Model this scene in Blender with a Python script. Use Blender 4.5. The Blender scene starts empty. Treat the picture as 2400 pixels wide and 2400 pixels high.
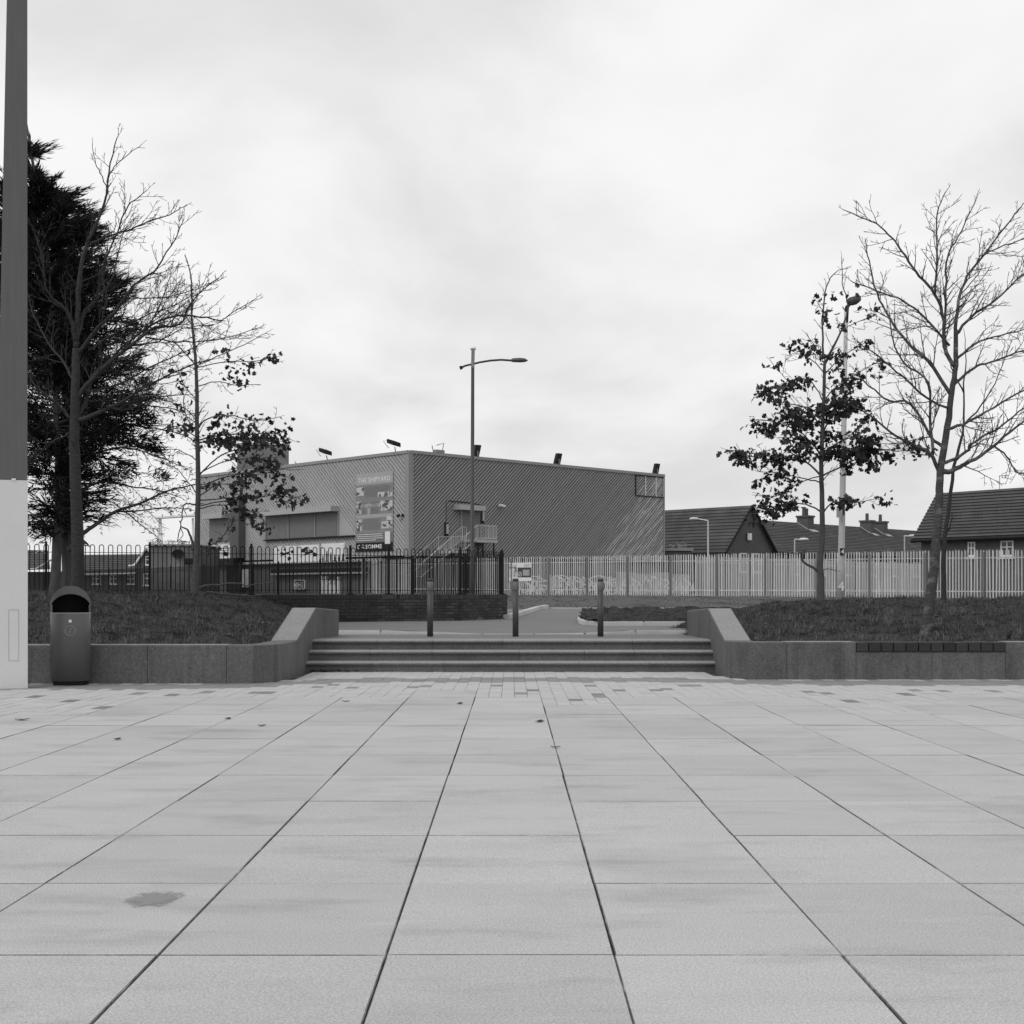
import bpy, bmesh, math, random
import numpy as np
from mathutils import Vector
R = math.radians
# ------------------------------------------------------------------ camera, sky, sun
sc = bpy.context.scene
COL = sc.collection
F, U0, V0, EYE = 3264.0, 1198.0, 1388.0, 1.25      # focal length / vanishing point of the 2400 px photograph, eye height
cam_d = bpy.data.cameras.new('camera')
cam_d.sensor_width = 36.0
cam_d.lens = 36.0 * F / 2400.0
cam_d.shift_x = (1200 - U0) / 2400.0
cam_d.shift_y = (V0 - 1200) / 2400.0
cam_d.clip_start, cam_d.clip_end = 0.1, 6000
cam = bpy.data.objects.new('camera', cam_d)
cam.location = (0, 0, EYE)
cam.rotation_euler = (R(90), 0, 0)
COL.objects.link(cam)
sc.camera = cam

SUN_EL, SUN_AZ = 48.0, 232.0                        # degrees; azimuth clockwise from +Y (behind the camera, to the left)
w = bpy.data.worlds.new('World')
sc.world = w
w.use_nodes = True
nt = w.node_tree
nt.nodes.clear()
out = nt.nodes.new('ShaderNodeOutputWorld')
bg = nt.nodes.new('ShaderNodeBackground')
sky = nt.nodes.new('ShaderNodeTexSky')
sky.sky_type = 'NISHITA'
sky.sun_disc = False
sky.sun_elevation = R(SUN_EL)
sky.sun_rotation = R(SUN_AZ)
bw = nt.nodes.new('ShaderNodeRGBToBW')              # black and white photograph
tc = nt.nodes.new('ShaderNodeTexCoord')
sep = nt.nodes.new('ShaderNodeSeparateXYZ')
zz = nt.nodes.new('ShaderNodeMath'); zz.operation = 'MAXIMUM'; zz.inputs[1].default_value = 0.0
za = nt.nodes.new('ShaderNodeMath'); za.operation = 'ADD'; za.inputs[1].default_value = 0.30
dv = nt.nodes.new('ShaderNodeVectorMath'); dv.operation = 'DIVIDE'
cmb = nt.nodes.new('ShaderNodeCombineXYZ')
mp = nt.nodes.new('ShaderNodeMapping')
mp.inputs['Location'].default_value = (2.2, 7.9, 0.0)
mp.inputs['Rotation'].default_value = (0, 0, R(28))
mp.inputs['Scale'].default_value = (2.1, 1.75, 1)
nz = nt.nodes.new('ShaderNodeTexNoise')
nz.inputs['Scale'].default_value = 1.0
nz.inputs['Detail'].default_value = 8
nz.inputs['Roughness'].default_value = 0.49
nz.inputs['Distortion'].default_value = 0.25
rp = nt.nodes.new('ShaderNodeValToRGB')
rp.color_ramp.interpolation = 'EASE'
e = rp.color_ramp.elements
e[0].position, e[0].color = 0.33, (7.2, 7.2, 7.2, 1)
e[1].position, e[1].color = 0.68, (9.7, 9.7, 9.7, 1)
mx = nt.nodes.new('ShaderNodeMixRGB')
mx.inputs[0].default_value = 0.04
L = nt.links.new
L(tc.outputs['Generated'], sep.inputs[0])
L(sep.outputs['Z'], zz.inputs[0]); L(zz.outputs[0], za.inputs[0])
for i in range(3):
    L(za.outputs[0], cmb.inputs[i])
L(tc.outputs['Generated'], dv.inputs[0]); L(cmb.outputs[0], dv.inputs[1])
L(dv.outputs[0], mp.inputs[0]); L(mp.outputs[0], nz.inputs['Vector'])
L(nz.outputs['Fac'], rp.inputs[0])
L(sky.outputs[0], bw.inputs[0])
L(rp.outputs[0], mx.inputs[1]); L(bw.outputs[0], mx.inputs[2])
L(mx.outputs[0], bg.inputs[0])
bg.inputs[1].default_value = 0.1
L(bg.outputs[0], out.inputs[0])

sun_d = bpy.data.lights.new('sun', 'SUN')
sun_d.energy = 0.9
sun_d.angle = R(25)
sun_d.color = (1, 1, 1)
sun = bpy.data.objects.new('sun', sun_d)
az = R(SUN_AZ); el = R(SUN_EL)
sdir = Vector((math.sin(az) * math.cos(el), math.cos(az) * math.cos(el), math.sin(el)))
sun.rotation_euler = (-sdir).to_track_quat('-Z', 'Y').to_euler()
sun.location = (-30, -30, 60)
COL.objects.link(sun)
vs = sc.view_settings
vs.view_transform = 'Standard'; vs.look = 'None'; vs.exposure = 0.0; vs.gamma = 1.0
vs.use_curve_mapping = False

# ------------------------------------------------------------------ materials (all neutral: the photograph is black and white)
def mat(name, v, rough=0.85, var=0.12, scale=4.0, stretch=(1, 1, 1), fine=0.0, fscale=180.0, bump=0.0, bscale=30.0,
        rnd=0.0, metal=0.0, spec=0.3, blot=None):
    m = bpy.data.materials.new(name)
    m.use_nodes = True
    t = m.node_tree
    b = t.nodes['Principled BSDF']
    b.inputs['Roughness'].default_value = rough
    b.inputs['Metallic'].default_value = metal
    b.inputs['Specular IOR Level'].default_value = spec
    g = t.nodes.new('ShaderNodeNewGeometry')
    mpn = t.nodes.new('ShaderNodeMapping')
    mpn.inputs['Scale'].default_value = stretch
    t.links.new(g.outputs['Position'], mpn.inputs[0])
    n = t.nodes.new('ShaderNodeTexNoise')
    n.inputs['Scale'].default_value = scale
    n.inputs['Detail'].default_value = 6
    n.inputs['Roughness'].default_value = 0.6
    t.links.new(mpn.outputs[0], n.inputs['Vector'])
    def math_(op, a, bb):
        q = t.nodes.new('ShaderNodeMath'); q.operation = op
        for i, x in enumerate((a, bb)):
            if isinstance(x, (int, float)):
                q.inputs[i].default_value = x
            else:
                t.links.new(x, q.inputs[i])
        return q.outputs[0]
    f = math_('MULTIPLY_ADD', n.outputs['Fac'], var * 4)
    f.node.inputs[2].default_value = 1 - var * 2
    if fine:
        n2 = t.nodes.new('ShaderNodeTexNoise')
        n2.inputs['Scale'].default_value = fscale
        n2.inputs['Detail'].default_value = 3
        n2.inputs['Roughness'].default_value = 0.75
        t.links.new(g.outputs['Position'], n2.inputs['Vector'])
        f2 = math_('MULTIPLY_ADD', n2.outputs['Fac'], fine * 4); f2.node.inputs[2].default_value = 1 - fine * 2
        f = math_('MULTIPLY', f, f2)
    if rnd:
        oi = t.nodes.new('ShaderNodeObjectInfo')
        f3 = math_('MULTIPLY_ADD', oi.outputs['Random'], rnd * 2); f3.node.inputs[2].default_value = 1 - rnd
        f = math_('MULTIPLY', f, f3)
    for bs, bst, lo, hi, fac in ([blot] if isinstance(blot, tuple) else (blot or [])):   # patches of another tone: (scale, stretch, from, to, factor)
        m3 = t.nodes.new('ShaderNodeMapping'); m3.inputs['Scale'].default_value = bst
        t.links.new(g.outputs['Position'], m3.inputs[0])
        n3 = t.nodes.new('ShaderNodeTexNoise'); n3.inputs['Scale'].default_value = bs; n3.inputs['Detail'].default_value = 7
        n3.inputs['Roughness'].default_value = 0.62
        t.links.new(m3.outputs[0], n3.inputs['Vector'])
        mr = t.nodes.new('ShaderNodeMapRange')
        mr.inputs['From Min'].default_value = lo; mr.inputs['From Max'].default_value = hi
        mr.inputs['To Min'].default_value = 1.0; mr.inputs['To Max'].default_value = fac
        t.links.new(n3.outputs['Fac'], mr.inputs['Value'])
        f = math_('MULTIPLY', f, mr.outputs[0])
    val = math_('MULTIPLY', f, v)
    cl = math_('MINIMUM', val, 0.92)
    cc = t.nodes.new('ShaderNodeCombineColor')
    for i in range(3):
        t.links.new(cl, cc.inputs[i])
    t.links.new(cc.outputs[0], b.inputs['Base Color'])
    if bump:
        n4 = t.nodes.new('ShaderNodeTexNoise'); n4.inputs['Scale'].default_value = bscale; n4.inputs['Detail'].default_value = 5
        t.links.new(mpn.outputs[0] if stretch != (1, 1, 1) else g.outputs['Position'], n4.inputs['Vector'])
        bp = t.nodes.new('ShaderNodeBump'); bp.inputs['Strength'].default_value = bump; bp.inputs['Distance'].default_value = 0.02
        t.links.new(n4.outputs['Fac'], bp.inputs['Height'])
        t.links.new(bp.outputs[0], b.inputs['Normal'])
    return m

M_SLAB = mat('slab_concrete', 0.46, 0.8, 0.05, 1.3, (0.7, 2.2, 1), fine=0.44, fscale=125, bump=0.15, bscale=160, rnd=0.06,
             blot=[(1.1, (0.8, 2.2, 1), 0.53, 0.70, 0.79), (0.45, (1, 1, 1), 0.5, 0.65, 0.87), (7.0, (1, 1.3, 1), 0.70, 0.74, 0.78), (2.3, (0.7, 2.6, 1), 0.60, 0.74, 1.12)])
M_SETT = mat('sett_light', 0.47, 0.8, 0.06, 1.5, fine=0.22, fscale=50, rnd=0.035, bump=0.1, bscale=200)
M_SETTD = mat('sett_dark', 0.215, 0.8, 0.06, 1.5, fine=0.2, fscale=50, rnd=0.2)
M_JOINT = mat('joint_sand', 0.06, 0.95, 0.3, 3.0, blot=[(0.8, (1, 1, 1), 0.5, 0.62, 2.6)])
M_STAIN = mat('damp_concrete', 0.285, 0.65, 0.1, 6, fine=0.15, fscale=150)
M_GRAN = mat('granite', 0.118, 0.7, 0.09, 2.5, fine=0.42, fscale=34, bump=0.15, bscale=120, rnd=0.07, blot=[(1.6, (1, 1, 0.5), 0.5, 0.75, 0.72), (3.0, (1.6, 1.6, 0.22), 0.52, 0.66, 0.72), (5, (1, 1, 1), 0.64, 0.72, 1.25)])
M_GRANT = mat('granite_step', 0.125, 0.7, 0.09, 2.5, fine=0.38, fscale=34, bump=0.15, bscale=120, rnd=0.09, blot=(2.2, (1, 1, 1), 0.5, 0.72, 0.75))
M_TIMB = mat('bench_timber', 0.035, 0.7, 0.2, 6, (1, 1, 6), bump=0.2, rnd=0.25)
M_ASPH = mat('path_asphalt', 0.175, 0.9, 0.1, 1.2, fine=0.2, fscale=45, bump=0.2, bscale=60)
M_KERB = mat('kerb_concrete', 0.52, 0.85, 0.1, 2.5, fine=0.12, fscale=40, rnd=0.1)
M_SOIL = mat('bank_turf', 0.05, 1.0, 0.3, 5.0, fine=0.35, fscale=30, bump=1.0, bscale=22, spec=0.05, blot=(2.6, (1, 1.6, 1), 0.50, 0.62, 0.45))
M_GRASS = mat('grass_blades', 0.088, 0.9, 0.35, 3.0, fine=0.3, fscale=14, rnd=0, spec=0.05)
M_VERGE = mat('verge_grass', 0.11, 1.0, 0.16, 0.8, (1, 0.4, 1), fine=0.3, fscale=9, spec=0.05, blot=(0.6, (1, 0.25, 1), 0.52, 0.66, 0.6))
M_BIN = mat('bin_paint', 0.10, 0.38, 0.08, 3, fine=0.18, fscale=200, spec=0.5)
M_BLACK = mat('black', 0.012, 0.7, 0.1)
M_RAIL = mat('black_railing_paint', 0.011, 0.6, 0.1, 3, spec=0.2)
M_STEEL = mat('galvanised_steel', 0.57, 0.6, 0.1, 1.5, fine=0.08, fscale=20, rnd=0.22, spec=0.3)
M_STEEL2 = mat('dull_steel_post', 0.17, 0.6, 0.1, 2)
M_BOLL = mat('bollard_paint', 0.062, 0.45, 0.08, 4, fine=0.1, spec=0.4)
M_BOLL2 = mat('bollard_sleeve', 0.14, 0.5, 0.06, 4, fine=0.1, spec=0.4)
M_BRICK = mat('dark_brick', 0.058, 0.9, 0.22, 3, fine=0.3, fscale=25, rnd=0.32)
M_MORT = mat('dark_mortar', 0.030, 0.95, 0.2, 3)
M_WOOD = mat('mast_timber', 0.12, 0.65, 0.10, 3, (9, 9, 0.5), fine=0.08, fscale=120, bump=0.1, bscale=8,
             blot=(3.2, (2.2, 2.2, 0.75), 0.66, 0.74, 0.55))
M_MAST = mat('mast_base_paint', 0.66, 0.6, 0.04, 1.0, fine=0.08, fscale=120)
M_WHITE = mat('white_paint', 0.75, 0.6, 0.05, 2)
M_MID = mat('mid_grey_paint', 0.28, 0.6, 0.08, 2)
M_BARK = mat('bark_bare_tree', 0.042, 0.9, 0.4, 9, (1, 1, 3.2), fine=0.2, fscale=50, bump=0.5, bscale=18)
M_BARKR = mat('bark_banded', 0.063, 0.85, 0.36, 3.5, (1.5, 1.5, 8), fine=0.35, fscale=40, bump=0.7, bscale=10, blot=(3.4, (1, 1, 1.7), 0.52, 0.66, 3.0))
M_BARK2 = mat('bark_young_oak', 0.085, 0.9, 0.25, 8, (1, 1, 1.5), fine=0.2, fscale=45, bump=0.4, bscale=18)
M_BARKC = mat('bark_conifer', 0.09, 0.95, 0.35, 6, (3, 3, 0.6), fine=0.25, fscale=45, bump=0.8, bscale=20)
M_LEAF = mat('oak_leaf', 0.042, 0.75, 0.48, 9, spec=0.2)
M_NEEDLE = mat('conifer_foliage', 0.03, 0.9, 0.45, 3, spec=0.1)
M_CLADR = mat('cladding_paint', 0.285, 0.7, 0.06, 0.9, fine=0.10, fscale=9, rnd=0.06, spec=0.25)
M_CLADL = mat('cladding_paint_lit', 0.39, 0.7, 0.06, 0.9, fine=0.10, fscale=9, rnd=0.06, spec=0.25)  # same boards as the right wall; the sunward side's light is in this tone
M_GROOVE = mat('cladding_backing', 0.02, 0.9, 0.1)
M_TRIM = mat('building_trim', 0.30, 0.6, 0.05, 1, fine=0.06, fscale=8)
M_TRIML = mat('hood_metal', 0.42, 0.6, 0.06, 1.2, fine=0.08, fscale=8)
M_SHUT = mat('roller_shutter', 0.21, 0.6, 0.06, 1.5, fine=0.05, fscale=10)
M_BRK2 = mat('building_brick', 0.15, 0.9, 0.15, 1.2, fine=0.2, fscale=12)
M_ROOF = mat('roof_tile', 0.08, 0.85, 0.22, 0.55, fine=0.24, fscale=7, rnd=0.10, blot=(0.35, (1, 1, 1), 0.55, 0.72, 1.5))
M_HBRK = mat('house_brick', 0.10, 0.9, 0.12, 2, fine=0.28, fscale=7)
M_GLASS = mat('window_glass', 0.03, 0.12, 0.05, spec=0.6)
M_PRINT = mat('banner_mid', 0.25, 0.7, 0.08, 2.5, fine=0.1, fscale=25)
M_PRINTL = mat('banner_light', 0.40, 0.7, 0.06, 2)
M_PALE = mat('distant_pale_paint', 0.78, 0.8, 0.03)
M_CONC = mat('lamp_concrete', 0.46, 0.85, 0.08, 3, fine=0.14, fscale=40)
M_DLEAF = mat('dead_leaf', 0.055, 0.8, 0.2, 20)
M_PHOTO = mat('poster_photo_print', 0.55, 0.7, 0.15, 1.2, fine=0.1, fscale=12, blot=(2.2, (1, 1, 1), 0.50, 0.56, 0.14))

def weathered(name, base):                              # cladding with paint peeling off towards the far right end
    m = base.copy(); m.name = name
    t = m.node_tree
    b = t.nodes['Principled BSDF']
    src = b.inputs['Base Color'].links[0].from_socket
    g = t.nodes.new('ShaderNodeNewGeometry')
    sp = t.nodes.new('ShaderNodeSeparateXYZ'); t.links.new(g.outputs['Position'], sp.inputs[0])
    ac = t.nodes.new('ShaderNodeMath'); ac.operation = 'MULTIPLY_ADD'; ac.inputs[1].default_value = -1.22
    t.links.new(sp.outputs['X'], ac.inputs[0]); t.links.new(sp.outputs['Z'], ac.inputs[2])
    a3 = t.nodes.new('ShaderNodeMath'); a3.operation = 'MULTIPLY'; a3.inputs[1].default_value = 2.6; t.links.new(ac.outputs[0], a3.inputs[0])
    a4 = t.nodes.new('ShaderNodeMath'); a4.operation = 'MULTIPLY'; a4.inputs[1].default_value = 0.55; t.links.new(sp.outputs['X'], a4.inputs[0])
    rot = t.nodes.new('ShaderNodeCombineXYZ'); t.links.new(a4.outputs[0], rot.inputs[0]); t.links.new(a3.outputs[0], rot.inputs[1])
    n = t.nodes.new('ShaderNodeTexNoise'); n.inputs['Scale'].default_value = 1.4; n.inputs['Detail'].default_value = 9; n.inputs['Roughness'].default_value = 0.7
    t.links.new(rot.outputs[0], n.inputs['Vector'])
    # amount grows to the right: x - 0.62*z
    a = t.nodes.new('ShaderNodeMath'); a.operation = 'MULTIPLY_ADD'; a.inputs[1].default_value = -0.62
    t.links.new(sp.outputs['Z'], a.inputs[0]); t.links.new(sp.outputs['X'], a.inputs[2])
    mr = t.nodes.new('ShaderNodeMapRange'); mr.inputs['From Min'].default_value = 2.6; mr.inputs['From Max'].default_value = 5.6
    mr.inputs['To Min'].default_value = -0.17; mr.inputs['To Max'].default_value = 0.06
    t.links.new(a.outputs[0], mr.inputs['Value'])
    s = t.nodes.new('ShaderNodeMath'); s.operation = 'ADD'
    t.links.new(n.outputs['Fac'], s.inputs[0]); t.links.new(mr.outputs[0], s.inputs[1])
    m2 = t.nodes.new('ShaderNodeMapRange'); m2.inputs['From Min'].default_value = 0.50; m2.inputs['From Max'].default_value = 0.68
    t.links.new(s.outputs[0], m2.inputs['Value'])
    x = t.nodes.new('ShaderNodeMixRGB'); x.inputs[2].default_value = (0.62, 0.62, 0.62, 1)
    t.links.new(m2.outputs[0], x.inputs[0]); t.links.new(src, x.inputs[1])
    t.links.new(x.outputs[0], b.inputs['Base Color'])
    return m
M_CLADR = weathered('cladding_weathered', M_CLADR)

# ------------------------------------------------------------------ object helpers
WL = {}                                                 # world location of each parent
def things_(o, label, cat, group=None):
    o['label'] = label; o['category'] = cat
    if group: o['group'] = group
    return o
def thing(name, loc, label, cat, group=None):
    o = bpy.data.objects.new(name, None)
    o.empty_display_size = 0.3
    o.location = loc
    COL.objects.link(o)
    WL[o.name] = Vector(loc)
    return things_(o, label, cat, group)
def struct(name, loc=(0, 0, 0)):
    o = bpy.data.objects.new(name, None); o.location = loc
    COL.objects.link(o); WL[o.name] = Vector(loc); o['kind'] = 'structure'
    return o
def put(name, me, parent=None, loc=(0, 0, 0), rz=0.0):  # a mesh at a world place under a parent
    o = bpy.data.objects.new(name, me)
    COL.objects.link(o)
    lw = Vector(loc)
    o.rotation_euler = (0, 0, rz)
    if parent is not None:
        o.parent = parent
        o.location = lw - WL[parent.name]
    else:
        o.location = lw
    WL[o.name] = lw
    return o

class MB:
    def __init__(s):
        s.v = []; s.f = []
    def quad(s, a, b, c, d):
        n = len(s.v); s.v += [tuple(a), tuple(b), tuple(c), tuple(d)]; s.f.append((n, n + 1, n + 2, n + 3)); return s
    def poly(s, pts):
        n = len(s.v); s.v += [tuple(p) for p in pts]; s.f.append(tuple(range(n, n + len(pts)))); return s
    def hexa(s, b, t):                                  # bottom loop, top loop (counter-clockwise from above)
        n = len(s.v); k = len(b)
        s.v += [tuple(p) for p in b] + [tuple(p) for p in t]
        s.f.append(tuple(range(n + k - 1, n - 1, -1)))
        s.f.append(tuple(range(n + k, n + 2 * k)))
        for i in range(k):
            j = (i + 1) % k
            s.f.append((n + i, n + j, n + k + j, n + k + i))
        return s
    def box(s, x0, x1, y0, y1, z0, z1):
        return s.hexa([(x0, y0, z0), (x1, y0, z0), (x1, y1, z0), (x0, y1, z0)], [(x0, y0, z1), (x1, y0, z1), (x1, y1, z1), (x0, y1, z1)])
    def tube(s, pts, rad, sides=6, cap=True):
        pts = [Vector(p) for p in pts]
        if isinstance(rad, (int, float)): rad = [rad] * len(pts)
        n0 = len(s.v)
        ref = None
        for i, p in enumerate(pts):
            a = pts[max(0, i - 1)]; b = pts[min(len(pts) - 1, i + 1)]
            t = (b - a)
            if t.length < 1e-9: t = Vector((0, 0, 1))
            t.normalize()
            if ref is None:
                ref = Vector((1, 0, 0)) if abs(t.x) < 0.8 else Vector((0, 1, 0))
            x = (ref - t * ref.dot(t)); x.normalize(); ref = x
            y = t.cross(x)
            for k in range(sides):
                an = 2 * math.pi * k / sides
                q = p + (x * math.cos(an) + y * math.sin(an)) * rad[i]
                s.v.append((q.x, q.y, q.z))
        for i in range(len(pts) - 1):
            for k in range(sides):
                k2 = (k + 1) % sides
                s.f.append((n0 + i * sides + k, n0 + i * sides + k2, n0 + (i + 1) * sides + k2, n0 + (i + 1) * sides + k))
        if cap:
            s.f.append(tuple(n0 + k for k in range(sides - 1, -1, -1)))
            e0 = n0 + (len(pts) - 1) * sides
            s.f.append(tuple(e0 + k for k in range(sides)))
        return s
    def lathe(s, prof, c=(0, 0, 0), sides=24, a0=0.0, a1=2 * math.pi):
        full = abs(a1 - a0 - 2 * math.pi) < 1e-6
        n0 = len(s.v); m = sides if full else sides + 1
        for (r, z) in prof:
            for k in range(m):
                an = a0 + (a1 - a0) * k / sides
                s.v.append((c[0] + r * math.cos(an), c[1] + r * math.sin(an), c[2] + z))
        for i in range(len(prof) - 1):
            for k in range(sides):
                k2 = (k + 1) % m
                s.f.append((n0 + i * m + k, n0 + i * m + k2, n0 + (i + 1) * m + k2, n0 + (i + 1) * m + k))
        return s
    def mesh(s, name, m, off=(0, 0, 0), smooth=False):
        me = bpy.data.meshes.new(name)
        o = Vector(off)
        me.from_pydata([(a - o.x, b - o.y, c - o.z) for a, b, c in s.v], [], s.f)
        if m: me.materials.append(m)
        if smooth:
            me.polygons.foreach_set('use_smooth', [True] * len(me.polygons))
        me.update()
        return me
    def build(s, name, m, parent=None, smooth=False, origin=None):
        off = WL[parent.name] if parent is not None else (Vector(origin) if origin else Vector((0, 0, 0)))
        me = s.mesh(name, m, off, smooth)
        return put(name, me, parent, off)

def npmesh(name, verts, nper, m):                       # numpy polygons, nper corners each, unshared vertices
    me = bpy.data.meshes.new(name)
    nv = len(verts); nf = nv // nper
    me.vertices.add(nv); me.vertices.foreach_set('co', np.asarray(verts, dtype=np.float32).ravel())
    me.loops.add(nv); me.loops.foreach_set('vertex_index', np.arange(nv, dtype=np.int32))
    me.polygons.add(nf)
    me.polygons.foreach_set('loop_start', np.arange(0, nv, nper, dtype=np.int32))
    me.materials.append(m)
    me.update(calc_edges=True)
    return me
def px(u, v, d):                                        # a point of the photograph (2400 px) at distance d
    return Vector(((u - U0) * d / F, d, EYE - (v - V0) * d / F))
def lerp(tab, x):
    if x <= tab[0][0]: return tab[0][1]
    for (a, b), (c, d) in zip(tab, tab[1:]):
        if x <= c: return b + (d - b) * (x - a) / (c - a)
    return tab[-1][1]
def smooth(x):
    x = min(1, max(0, x)); return x * x * (3 - 2 * x)

# ------------------------------------------------------------------ terrain
WALLP = [(-13.2, 27.9), (-10.94, 29.8), (-7.94, 30.6), (-5.86, 31.4), (-3.76, 32.6), (-1.24, 33.9), (-0.10, 36.15)]   # front of the brick wall
def wall_y(x): return lerp([(a, b) for a, b in WALLP], x)
def T(y): return lerp([(25, 0.535), (36, 0.545), (42, 0.70), (60, 0.90), (85, 1.08), (100, 1.10), (900, 1.1)], y)
def ground_h(x, y):
    h = T(y) - (0.05 if y < 43 else 0.0)
    if y < 36.3:
        k = smooth((y - wall_y(x) - 0.25) / 0.8) if x < -0.15 else 0
    else:
        k = smooth((-0.4 - x - 0.0 * (y - 36)) / 2.2) * smooth((110 - y) / 30.0 + 1)
    return h + (1.13 - h) * k
xs = [-420, -200, -120, -80, -60, -45, -36, -30, -26, -23] + [-21 + 0.6 * i for i in range(45)] + [6.5, 8, 10, 13, 17, 22, 28, 36, 46, 60, 80, 120, 200, 420]
ys = [25.2 + 0.6 * i for i in range(40)] + [50, 52, 55, 58, 62, 66, 70, 76, 82, 90, 100, 115, 140, 180, 250, 400, 700, 1500]
g = MB()
g.v = [(x, y, ground_h(x, y)) for y in ys for x in xs]
nx = len(xs)
g.f = [(j * nx + i, j * nx + i + 1, (j + 1) * nx + i + 1, (j + 1) * nx + i) for j in range(len(ys) - 1) for i in range(nx - 1)]
go = g.build('ground', M_VERGE, smooth=True); go['kind'] = 'structure'
ap = MB()                                               # land behind and beside the plaza
ap.quad((-420, -300, -0.03), (420, -300, -0.03), (420, -8, -0.03), (-420, -8, -0.03))
ap.quad((-420, -8, -0.03), (-13.5, -8, -0.03), (-13.5, 26, -0.03), (-420, 26, -0.03))
ap.quad((13.5, -8, -0.03), (420, -8, -0.03), (420, 26, -0.03), (13.5, 26, -0.03))
ao = ap.build('pavement', M_ASPH); ao['kind'] = 'structure'

# ------------------------------------------------------------------ plaza: slabs and setts
random.seed(5)
plaza = struct('plaza')
MB().box(-13.5, 13.5, -8, 22.3, -0.16, -0.02).build('joint_bed', M_JOINT, plaza)
XL, PW, PD, D0 = -0.430, 0.786, 1.18, 4.80
END = {-8: 10, -7: 8, -6: 8, -5: 10, -4: 10, -3: 10, -2: 10, -1: 11, 0: 10, 1: 9, 2: 10, 3: 10, 4: 10, 5: 8, 6: 9, 7: 10}
def end_d(c): return D0 + PD * END.get(c, 9 if c % 2 else 10)
slab_me = MB().box(-PW / 2 + 0.0024, PW / 2 - 0.0024, -PD / 2 + 0.0015, PD / 2 - 0.0015, -0.06, 0.0)
bm = bmesh.new(); tmp = slab_me.mesh('paving_slab', M_SLAB); bm.from_mesh(tmp)
bmesh.ops.bevel(bm, geom=[ed for ed in bm.edges if all(vv.co.z > -0.01 for vv in ed.verts)], offset=0.0038, segments=1, affect='EDGES')
bm.to_mesh(tmp); bm.free(); slab_me = tmp
M_EDGE = mat('slab_edge_dirt', 0.135, 0.95, 0.3, 1.1, fine=0.35, fscale=25, blot=[(0.9, (1, 1, 1), 0.47, 0.60, 2.3), (6.0, (1, 1, 1), 0.5, 0.65, 1.5)])
slab_me.materials.append(M_EDGE)
for p_ in slab_me.polygons:
    if p_.normal.z < .95: p_.material_index = 1
far_slabs = MB()
for c in range(-16, 17):
    xc = XL + PW * (c + 0.5)
    k = -11
    while D0 + PD * (k + 1) <= end_d(c) + 0.01:
        yc = D0 + PD * (k + 0.5)
        if abs(xc) < 0.37 * yc + 1.3 and yc > 2.5:
            o = put('paving_slab', slab_me, plaza, (xc + random.uniform(-.0028, .0028), yc + random.uniform(-.001, .001), random.uniform(-.002, .001)), random.uniform(-.0016, .0016))
        else:
            far_slabs.box(xc - PW / 2 + .005, xc + PW / 2 - .005, yc - PD / 2 + .002, yc + PD / 2 - .002, -.06, -.001)
        k += 1
o = far_slabs.build('slab_field', M_SLAB, plaza); o['kind'] = 'stuff'
# setts
def wall_front(x):                                      # y of the stone edge that ends the paving
    return lerp([(-3.9, 19.05), (-3.5, 19.12), (-3.25, 19.8), (-3.15, 21.85), (3.1, 21.85), (3.2, 20.55), (3.4, 20.0), (3.6, 19.93)], x)
def band_start(x): return lerp([(-4.2, 18.1), (-3.2, 18.6), (-2.4, 19.45), (2.4, 19.55), (3.3, 19.0), (4.2, 18.9)], x)
DARK = [(820, 1613), (752, 1609), (775, 1607), (965, 1611), (998, 1607), (1163, 1608), (1220, 1623), (1250, 1619), (1347, 1642), (1385, 1606), (1400, 1629),
        (1420, 1631), (1896, 1622), (1940, 1626), (1993, 1645), (2124, 1629), (2234, 1622), (2147, 1620), (2333, 1618), (1625, 1606), (1608, 1608),
        (163, 1640), (241, 1656), (413, 1645), (319, 1624), (399, 1629), (475, 1624), (634, 1621), (80, 1630), (1555, 1613), (1530, 1616), (1455, 1620), (610, 1624)]
DARKG = [((u - U0) * (EYE * F / (v - V0)) / F, EYE * F / (v - V0)) for u, v in DARK]
SW, SD = PW / 5, PD / 3
setts = []
for c in range(-12, 12):
    e0 = end_d(c)
    for q in range(5):
        x0 = XL + PW * c + SW * q; x1 = x0 + SW; xm = (x0 + x1) / 2
        yend = min(wall_front(x0), wall_front(x1)) if abs(xm) > 3.1 else 21.85
        y = e0; first = True
        bs = band_start(xm)
        offs = [0.0, 0.13, 0.26][random.randrange(3)]
        while y < yend - 0.05:
            y1 = y + (SD if not first else SD - offs * 0.9); first = False
            if yend - y1 < 0.08: y1 = yend + 0.02
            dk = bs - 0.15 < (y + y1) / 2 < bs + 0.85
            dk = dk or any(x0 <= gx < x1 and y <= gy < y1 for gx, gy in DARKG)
            setts.append((y, x0, x1, min(y1, yend + 0.02), dk)); y = y1
setts.sort(key=lambda s: s[0] + 0.25 * abs(s[1]))
vis = [s for s in setts if abs(s[1] + SW / 2) < 0.372 * s[0] + 0.15]
near = set(map(id, vis[:298]))
sml, smd = MB(), MB()
sett_cache = {}
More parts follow.
